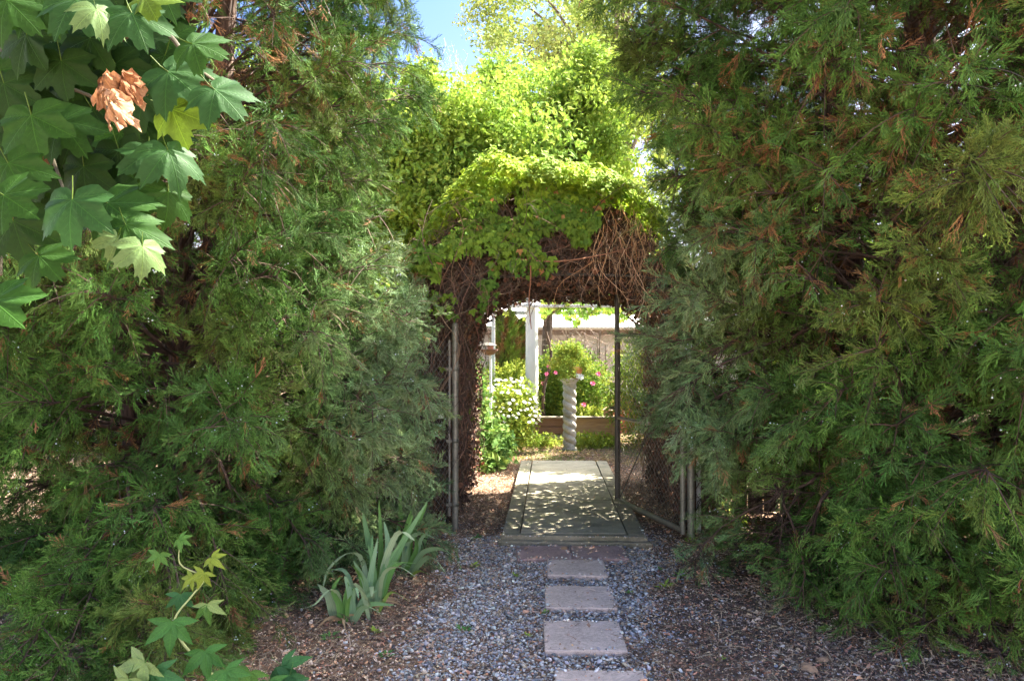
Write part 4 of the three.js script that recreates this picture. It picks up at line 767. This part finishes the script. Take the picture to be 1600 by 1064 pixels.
const bladeTex = (() => { const t = tex(64, 8, (u, v) => { const k = 0.85 + 0.25 * noise(u * 22, 1, 1) + 0.1 * noise(u * 60, v * 3, 2); return [k, k, k]; }); return t; })();
const irisMats = [[0.22, 0.39, 0.15], [0.31, 0.47, 0.24], [0.17, 0.34, 0.08], [0.42, 0.52, 0.28], [0.32, 0.46, 0.10]].map(([r, g, b]) => leafMat(rgb(r, g, b), 0.28, 0.45, { map: bladeTex }));
const dryBlade = leafMat(rgb(0.42, 0.29, 0.16), 0.15, 0.85);
function iris(label, blades, tall = 1) {                                        // blades: [[px, py], ...] read off the photo, depth d, width in m, material
  const d0 = blades[0][1], b0 = P(...blades[0][0][0], d0); b0.y = 0;
  const t = thing('iris_clump', label, 'iris plant', b0, 0, null);
  for (const [pts, d, w, m, dz = 0, tw = 0] of blades) {
    const q = pts.map(([x, y], i) => P(x, y, d + dz * i / (pts.length - 1)).sub(b0)); q[0].y = Math.min(q[0].y, 0.0);
    mesh('leaf', blade(q, w * 0.86, tw), irisMats[m], t);
  }
  seed(Math.round(b0.x * 1000)); for (let i = 0; i < 9; i++) { const a = R() * 6.283, r = rr(0.02, 0.09), h = rr(0.22, 0.42) * tall, l = rr(0.08, 0.3), q = [V(Math.cos(a) * r, 0, Math.sin(a) * r - 0.05), V(Math.cos(a) * (r + l * 0.4), h * 0.75, Math.sin(a) * (r + l * 0.4) - 0.05), V(Math.cos(a) * (r + l), h * (l > 0.2 ? 0.7 : 1.05), Math.sin(a) * (r + l) - 0.05)]; mesh('leaf', blade(q, rr(0.025, 0.045), rr(-0.4, 0.4)), irisMats[i % 4], t); }
  for (let i = 0; i < 7; i++) { const a = R() * 6.283, l = rr(0.12, 0.25); mesh('dead_leaf', blade([V(0, 0.02, 0), V(Math.cos(a) * l * 0.5, 0.05, Math.sin(a) * l * 0.5), V(Math.cos(a) * l, 0.012, Math.sin(a) * l)], 0.018, 0.5), dryBlade, t, 'dry tan dead blade at the base'); }
  return t;
}
iris('iris clump with wide upright grey green blades standing in the mulch, largest of the three', [
  [[[577, 960], [576, 925], [590, 840]], 3.98, 0.07, 1, 0, 0.1], [[[578, 958], [570, 910], [552, 876]], 3.96, 0.055, 1, -0.1], [[[580, 958], [572, 935], [556, 914]], 3.94, 0.03, 3, -0.2],
  [[[592, 935], [612, 880], [668, 783]], 4.15, 0.075, 0, 0.1], [[[592, 935], [620, 870], [645, 806]], 4.2, 0.06, 2, 0.1], [[[590, 935], [604, 870], [626, 830], [648, 845]], 4.1, 0.055, 3, -0.1],
  [[[585, 930], [578, 860], [566, 797]], 4.3, 0.075, 0, 0.1], [[[590, 935], [595, 860], [592, 780]], 4.3, 0.05, 2, 0.1], [[[592, 938], [600, 895], [625, 886], [650, 902]], 4.02, 0.03, 3, -0.3],
  [[[590, 950], [612, 925], [642, 941]], 3.95, 0.025, 4, -0.1], [[[577, 958], [585, 900], [575, 850]], 4.0, 0.05, 0, 0], [[[588, 935], [606, 855], [600, 815]], 4.25, 0.06, 1, 0.1],
  [[[575, 915], [562, 868], [540, 865], [512, 890], [504, 920]], 4.2, 0.035, 3, -0.3],
]);
iris('low iris clump with drooping bent blades, left front of the big clump', [
  [[[532, 978], [530, 945], [520, 922], [532, 900]], 3.82, 0.05, 2, 0], [[[553, 978], [549, 940], [543, 912], [538, 900]], 3.84, 0.055, 1, 0, 0.2], [[[536, 948], [526, 925], [512, 922], [490, 945], [462, 952]], 3.88, 0.03, 3, -0.25],
  [[[577, 962], [566, 925], [553, 912], [543, 915]], 3.86, 0.035, 3, -0.05], [[[548, 945], [556, 918], [560, 935]], 3.86, 0.03, 1, -0.1], [[[536, 978], [538, 940], [545, 905]], 3.84, 0.035, 2, 0],
], 0.45);
iris('iris clump behind the big one, its right blades arching over the gravel', [
  [[[634, 895], [632, 840], [652, 775]], 4.75, 0.065, 2, 0], [[[630, 898], [640, 850], [668, 786]], 4.75, 0.06, 2, 0], [[[640, 885], [662, 862], [692, 858], [716, 876]], 4.7, 0.05, 1, -0.3], [[[642, 885], [668, 870], [684, 878], [698, 898]], 4.65, 0.045, 1, -0.4],
  [[[628, 895], [626, 830], [625, 760]], 4.8, 0.06, 2, 0.1], [[[630, 895], [636, 850], [656, 832], [682, 842]], 4.72, 0.055, 1, -0.2], [[[640, 898], [655, 892], [672, 898]], 4.62, 0.025, 4, -0.2], [[[622, 890], [612, 830], [570, 798]], 4.9, 0.045, 1, 0.1],
  [[[626, 895], [622, 830], [632, 800]], 4.8, 0.055, 0, 0.1], [[[630, 898], [650, 860], [648, 830]], 4.7, 0.05, 2, 0],
]);

// ------------------------------------------------------------------ Virginia creeper in the lower left
const leafletGeo = (() => {
  const pos = [0, 0, 0], idx = [], n = 11, uv = [0.5, 0];
  for (const s of [-1, 1]) for (let i = 0; i <= n; i++) { const t = i / n, w = 0.20 * Math.sin(Math.PI * Math.pow(t, 0.75)) * (1 + (i % 2 ? 0.10 : -0.08)) * (1 - 0.25 * t); pos.push(s * w, t, 0.10 * w * 3 - 0.22 * t * t); uv.push(0.5 + s * w, t); }
  for (let i = 1; i <= n; i++) { pos.push(0, i / n, -0.22 * (i / n) ** 2); uv.push(0.5, i / n); }
  const mid = (i) => i === 0 ? 0 : 1 + 2 * (n + 1) + i - 1, L = (s, i) => 1 + s * (n + 1) + i;
  for (let i = 0; i < n; i++) { idx.push(mid(i), mid(i + 1), L(0, i + 1), mid(i), L(0, i + 1), L(0, i)); idx.push(mid(i), L(1, i + 1), mid(i + 1), mid(i), L(1, i), L(1, i + 1)); }
  return geom(pos, idx, uv);
})();
const leafletTex = (() => {
  const N = 256, c = document.createElement('canvas'); c.width = c.height = N; const x = c.getContext('2d'); x.fillStyle = 'rgb(205,205,205)'; x.fillRect(0, 0, N, N); seed(78);
  for (let i = 0; i < 700; i++) { const g = 175 + R() * 60 | 0; x.fillStyle = `rgba(${g},${g},${g},0.25)`; x.beginPath(); x.arc(R() * N, R() * N, 2 + R() * 9, 0, 7); x.fill(); }
  x.strokeStyle = 'rgba(250,255,225,0.8)'; x.lineWidth = 4; x.beginPath(); x.moveTo(N / 2, N); x.lineTo(N / 2, 0); x.stroke(); x.lineWidth = 1.6;
  for (let k = 0; k < 9; k++) for (const s of [-1, 1]) { const y = N * (0.97 - k * 0.1); x.beginPath(); x.moveTo(N / 2, y); x.lineTo(N / 2 + s * N * 0.3, y - N * 0.17); x.stroke(); }
  const t = new THREE.CanvasTexture(c); t.colorSpace = THREE.SRGBColorSpace; return t;
})();
const creeperMats = [[0.095, 0.26, 0.055], [0.15, 0.32, 0.06], [0.36, 0.48, 0.15], [0.36, 0.46, 0.06], [0.08, 0.225, 0.07]].map(([r, g, b]) => leafMat(rgb(r, g, b), 0.3, 0.45, { map: leafletTex, bumpMap: leafletTex, bumpScale: 0.002 }));
{
  const o = P(330, 1075, 2.62); o.y = 0; const t = thing('virginia_creeper', 'five fingered creeper vine climbing the foot of the left juniper', 'creeper', o, 0); seed(88);
  const stem = [[345, 1075, 2.6], [318, 1040, 2.62], [285, 1005, 2.66], [272, 968, 2.75], [300, 930, 2.85], [318, 905, 2.9], [280, 880, 2.98], [282, 840, 3.05]].map((a) => P(...a).sub(o)); stem.unshift(V(0.05, 0.0, 0.05));
  mesh('stem', tube(curve(stem, 40), 0.006, 0.0025, 6), std(rgb(0.33, 0.34, 0.12), 0.7), t);
  const leaves = [[268, 972, 2.62, 0.125, 180, 0], [225, 1036, 2.5, 0.135, 215, 2], [240, 1050, 2.5, 0.11, 150, 4], [320, 1018, 2.58, 0.115, 170, 0], [323, 945, 2.75, 0.085, 165, 2], [281, 930, 2.85, 0.085, 180, 4], [318, 895, 2.85, 0.075, 200, 3], [330, 872, 2.9, 0.07, 120, 3], [300, 902, 2.88, 0.065, 220, 3], [248, 866, 2.95, 0.075, 190, 1], [280, 842, 3.02, 0.06, 110, 1], [352, 1048, 2.5, 0.1, 140, 0], [390, 1050, 2.6, 0.095, 200, 1], [440, 1040, 2.7, 0.115, 120, 4], [452, 1056, 2.65, 0.11, 200, 4], [420, 1066, 2.6, 0.1, 160, 0], [200, 1062, 2.45, 0.11, 200, 2]];
  for (const [px, py, d, s, ang, m] of leaves) {
    const l = new THREE.Group(); l.name = 'leaf'; t.add(l); const a = (ang) * Math.PI / 180;
    apply(l, frame(P(px, py, d).sub(o), V(Math.sin(a), Math.cos(a), 0.35), V(rr(-0.3, 0.3), 0.65, 1), s * 1.05));
    for (const [b, k] of [[0, 1], [0.8, 0.93], [-0.8, 0.93], [1.65, 0.72], [-1.65, 0.72]]) {
      const f = mesh('leaflet', leafletGeo, creeperMats[m === 2 && R() < 0.35 ? 1 : m], l); f.rotation.z = -b + rr(-0.1, 0.1); f.rotation.x = rr(-0.25, 0.1); f.scale.setScalar(k * rr(0.9, 1.08));
    }
    mesh('leaf_stalk', petioleGeo, creeperMats[1], l);
  }
}

// ------------------------------------------------------------------ the maple whose branch hangs in from the upper left
{
  const o = V(-3.6, 0, 1.6), t = thing('maple_tree', 'maple with broad five lobed leaves hanging into the upper left corner', 'maple tree', o, 0); seed(97);
  const L = (x, y, z) => V(x - o.x, y - o.y, z - o.z);
  mesh('trunk', tube(curve([V(0, -0.05, 0), V(0.1, 1.5, 0), V(0.0, 3.2, 0), V(0.2, 5.5, -0.2), V(0.1, 8.5, -0.3)], 24), 0.24, 0.05, 12), M.barkGray, t);
  const limb = curve([V(0.05, 3.0, 0), L(-2.3, 3.0, 0.4), L(-1.6, 2.45, -0.6), P(20, 100, 1.5).sub(o), P(120, 110, 1.45).sub(o), P(230, 60, 1.4).sub(o)], 30);
  mesh('branch', tube(limb, 0.05, 0.006, 8), std(rgb(0.06, 0.048, 0.035), 0.95), t);
  const twigs = [[[0, 132, 1.45], [60, 128, 1.4], [140, 150, 1.35], [190, 190, 1.3]], [[120, 110, 1.4], [240, 40, 1.3], [300, 100, 1.25], [340, 130, 1.2]], [[30, 140, 1.4], [70, 220, 1.35], [100, 300, 1.25]], [[-30, 200, 1.4], [0, 330, 1.3], [0, 430, 1.2]]];
  for (const w of twigs) mesh('twig', tube(curve(w.map((a) => P(...a).sub(o)), 14), 0.006, 0.0025, 6), std(rgb(0.075, 0.06, 0.03), 0.8), t);
  const leaf = (px, py, d, size, ang, mat, curl, nx = 0, ny = 0.35, tz = 0) => {
    const a = ang * Math.PI / 180, m = apply(mesh('leaf', MAPLES[curl], maplePalette[mat], t), frame(P(px, py, d).sub(o), V(Math.sin(a), Math.cos(a), tz), V(nx + gs() * 0.15, ny, 1), size * (0.78 + 0.12 * R())));
    mesh('leaf_stalk', petioleGeo, maplePalette.lit, m);
  };
  // px, py: where the stalk joins; ang: which way the tip points (0 up, 90 right, 180 down)
  for (const a of [
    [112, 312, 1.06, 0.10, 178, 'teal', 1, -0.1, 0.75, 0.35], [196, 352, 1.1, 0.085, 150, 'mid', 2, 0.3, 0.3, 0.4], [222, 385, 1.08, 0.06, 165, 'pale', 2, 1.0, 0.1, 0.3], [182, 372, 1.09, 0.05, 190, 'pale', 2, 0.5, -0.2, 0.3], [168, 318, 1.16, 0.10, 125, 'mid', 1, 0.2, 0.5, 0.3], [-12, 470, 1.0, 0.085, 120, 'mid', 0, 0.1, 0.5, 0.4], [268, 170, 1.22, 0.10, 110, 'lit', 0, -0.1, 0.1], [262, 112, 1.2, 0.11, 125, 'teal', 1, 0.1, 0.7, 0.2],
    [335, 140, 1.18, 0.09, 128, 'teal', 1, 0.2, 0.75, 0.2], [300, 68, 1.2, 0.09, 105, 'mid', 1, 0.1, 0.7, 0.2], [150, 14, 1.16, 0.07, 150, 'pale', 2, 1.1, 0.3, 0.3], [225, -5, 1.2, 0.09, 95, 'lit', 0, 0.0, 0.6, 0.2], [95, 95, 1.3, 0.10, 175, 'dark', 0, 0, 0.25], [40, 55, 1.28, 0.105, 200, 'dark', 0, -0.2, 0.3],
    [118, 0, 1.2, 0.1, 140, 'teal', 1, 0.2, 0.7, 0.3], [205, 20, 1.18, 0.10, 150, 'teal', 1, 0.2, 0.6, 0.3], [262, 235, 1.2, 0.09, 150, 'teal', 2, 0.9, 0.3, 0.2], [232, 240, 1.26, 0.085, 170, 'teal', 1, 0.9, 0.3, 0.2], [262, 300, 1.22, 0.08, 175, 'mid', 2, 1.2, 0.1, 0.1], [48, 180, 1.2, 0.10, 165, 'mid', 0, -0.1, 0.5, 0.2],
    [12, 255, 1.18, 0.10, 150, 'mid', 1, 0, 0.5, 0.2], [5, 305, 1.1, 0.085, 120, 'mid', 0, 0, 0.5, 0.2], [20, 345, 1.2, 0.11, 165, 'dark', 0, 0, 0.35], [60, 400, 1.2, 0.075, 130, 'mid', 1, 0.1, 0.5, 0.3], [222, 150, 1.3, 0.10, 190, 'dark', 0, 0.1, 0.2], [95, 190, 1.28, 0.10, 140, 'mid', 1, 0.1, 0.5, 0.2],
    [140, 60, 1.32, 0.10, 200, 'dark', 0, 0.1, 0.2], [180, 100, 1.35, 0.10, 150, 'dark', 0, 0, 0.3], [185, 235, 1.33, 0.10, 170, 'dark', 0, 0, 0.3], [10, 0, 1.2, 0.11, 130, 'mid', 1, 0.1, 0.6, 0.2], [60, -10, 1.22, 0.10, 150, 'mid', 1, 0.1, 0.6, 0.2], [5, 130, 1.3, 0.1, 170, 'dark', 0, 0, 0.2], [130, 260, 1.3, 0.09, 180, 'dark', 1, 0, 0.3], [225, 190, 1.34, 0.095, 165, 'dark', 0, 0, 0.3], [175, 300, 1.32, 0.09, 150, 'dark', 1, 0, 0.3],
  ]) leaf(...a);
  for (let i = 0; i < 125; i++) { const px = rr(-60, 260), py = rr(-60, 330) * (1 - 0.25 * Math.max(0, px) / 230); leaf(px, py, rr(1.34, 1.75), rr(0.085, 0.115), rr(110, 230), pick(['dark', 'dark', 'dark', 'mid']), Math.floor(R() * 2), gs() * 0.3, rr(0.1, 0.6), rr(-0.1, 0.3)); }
  // the dry curled leaves caught in the branch
  const dry = [rgb(0.50, 0.25, 0.12), rgb(0.58, 0.33, 0.18), rgb(0.38, 0.16, 0.07)].map((c) => leafMat(c, 0.25, 0.8, { map: veinMap, bumpMap: veinMap, bumpScale: 0.004 }));
  const crump = [57, 58, 59].map((s) => { const g = mapleLeaf(s, 2.2, 6), p = g.attributes.position; for (let i = 0; i < p.count; i++) { const x = p.getX(i), y = p.getY(i), z = p.getZ(i); p.setXYZ(i, x * 0.5 + 0.16 * noise(x * 4 + s, y * 4, 1), y * 0.95 + 0.10 * noise(x * 6, y * 6 + s, 4), Math.abs(x) * -0.7 + z * 0.4 + 0.36 * noise(x * 4.5 + s, y * 4.5, 9)); } g.computeVertexNormals(); return g; });
  for (const [px, py, d, s, ang, k] of [[165, 122, 1.12, 0.06, 195, 0], [192, 118, 1.14, 0.055, 190, 2], [172, 150, 1.1, 0.06, 165, 1], [203, 128, 1.16, 0.045, 200, 1], [20, 225, 1.3, 0.06, 140, 2], [40, 235, 1.32, 0.05, 160, 2]]) {
    const a = ang * Math.PI / 180; apply(mesh('dry_leaf', crump[k], dry[k], t, 'crumpled orange brown dead leaf'), frame(P(px, py, d).sub(o), V(Math.sin(a), Math.cos(a), 0.1), V(gs() * 0.5, 0.1, 1), s));
  }
  // the rest of the crown, above and behind the camera
  const cl = (() => { seed(98); const g = []; for (let i = 0; i < 7; i++) { const m = mapleLeaf(120 + i, 0.8, 1); m.applyMatrix4(frame(rdir().multiplyScalar(0.25), V(gs(), -0.6, gs()), V(gs() * 0.4, 1, gs() * 0.4), rr(0.1, 0.14))); g.push(m); } return mergeGeometries(g); })();
  const a = [], limbs = []; seed(99);
  for (let b = 0; b < 42; b++) {
    const d = rdir(), c = V(0.9 + d.x * 3.0, 6.6 + d.y * 2.1, -0.2 + d.z * 2.6); limbs.push(tube(curve([V(0.1, rr(3, 6), -0.1), c.clone().multiplyScalar(0.6).add(V(0, 2.4, 0)), c], 8), 0.05, 0.01, 5, false));
    for (let i = 0; i < 40; i++) { const q = rdir().multiplyScalar(0.95 * Math.cbrt(R())); a.push([place(V(c.x + q.x, c.y + q.y * 0.7, c.z + q.z), V(gs() * 0.4, 1, gs() * 0.4), R() * 6, rr(0.8, 1.2)), jitter(rgb(0.09, 0.18, 0.03), 0.2)]); }
  }
  mesh('branch', mergeGeometries(limbs), M.barkGray, t); inst('crown', cl, M.leaf, a, t);
}

// ------------------------------------------------------------------ small weeds and loose leaves on the ground
{
  const g = (() => { seed(131); const pos = []; for (let i = 0; i < 12; i++) { const a = R() * 6.283, r = rr(0, 0.35); simpleLeaf(pos, null, V(Math.cos(a) * r, rr(0, 0.3), Math.sin(a) * r), V(Math.cos(a), rr(0.2, 0.8), Math.sin(a)), V(0, 1, 0), rr(0.5, 0.9), rr(0.25, 0.4), 0.1, 1); } return geom(pos); })();
  const mats = [leafMat(rgb(0.18, 0.34, 0.06), 0.3), leafMat(rgb(0.30, 0.40, 0.06), 0.3), leafMat(rgb(0.10, 0.24, 0.06), 0.3)];
  for (const [px, py, s, m, lab] of [
    [852, 962, 0.035, 0, 'tiny bright green weed at the left edge of the second nearest stepping stone'], [985, 931, 0.035, 0, 'tiny green weed in the gravel right of the middle stepping stone'], [806, 904, 0.04, 1, 'pale green weed in the gravel left of the farthest stepping stone'], [742, 889, 0.05, 1, 'flat yellow green weed in the gravel right of the irises'],
    [1040, 922, 0.075, 1, 'bright green weed in the mulch right of the stepping stones'], [1062, 905, 0.06, 0, 'green weed just behind the bright one at the right of the gravel'], [1032, 893, 0.03, 0, 'tiny weed at the right edge of the gravel near the pavers'], [725, 990, 0.055, 2, 'dark green weed in the gravel at the lower left'], [825, 998, 0.03, 1, 'yellowish weed left of the nearest full stepping stone'],
    [515, 1003, 0.06, 2, 'dark green weed in the mulch below the drooping iris'], [586, 993, 0.045, 1, 'small yellow green sprout below the big iris'], [1310, 950, 0.06, 0, 'green sprout under the tips of the right juniper'], [603, 1030, 0.045, 2, 'small dark weed between mulch and gravel at the bottom'], [835, 840, 0.03, 0, null], [1128, 1036, 0.03, 1, 'tiny green sprout in the mulch near the bottom right'], [1080, 850, 0.07, 1, 'green weed at the foot of the gate hinge'], [745, 845, 0.06, 2, 'small weed at the foot of the clamped gate post'],
  ]) { if (!lab) continue; const w = G(px, py), t = thing('weed', lab, 'weed', w, px, 'weeds in the gravel and mulch'); const l = mesh('leaves', g, mats[m], t); l.scale.setScalar(s); l.position.y = 0.012; }
  const dm = leafMat(rgb(0.5, 0.3, 0.17), 0.2, 0.85), dl = mapleLeaf(140, 1.6, 3);
  for (const [px, py, gy, s, lab] of [[884, 858, 0.03, 0.05, 'curled tan dead leaf at the foot of the path step'], [952, 878, 0.035, 0.03, 'small pale dead leaf on the right pink paver'], [1268, 1045, 0.02, 0.06, 'pale tan dead leaf in the dark mulch at the lower right'], [1292, 1033, 0.02, 0.05, 'tan dead leaf beside a bigger one in the dark mulch']]) { const p = G(px, py, gy), m = mesh('dead_leaf', dl, dm, scene); apply(m, frame(p.add(V(0, 0.015, 0)), V(Math.sin(px), 0.1, Math.cos(px)), V(0.1, 1, 0.2), s)); tag(m, lab, 'dead leaf'); }
  const st = thing('fallen_stick', 'thin grey stick lying in the dark mulch under the right juniper', 'stick', [0, 0, 0]);
  mesh('shaft', tube(curve([G(1356, 970).setY(0.03), G(1370, 995).setY(0.03), G(1402, 1022).setY(0.03), G(1412, 1050).setY(0.03), G(1420, 1064).setY(0.02)], 16), 0.006, 0.003, 5), std(rgb(0.3, 0.25, 0.22)), st);
  const s2 = thing('fallen_stick', 'dark thin stick lying in the mulch below the left juniper', 'stick', [0, 0, 0]);
  mesh('shaft', tube(curve([G(390, 985).setY(0.02), G(415, 950).setY(0.05), G(452, 928).setY(0.03)], 12), 0.006, 0.003, 5), std(rgb(0.07, 0.055, 0.045)), s2);
}

renderer.render(scene, camera);
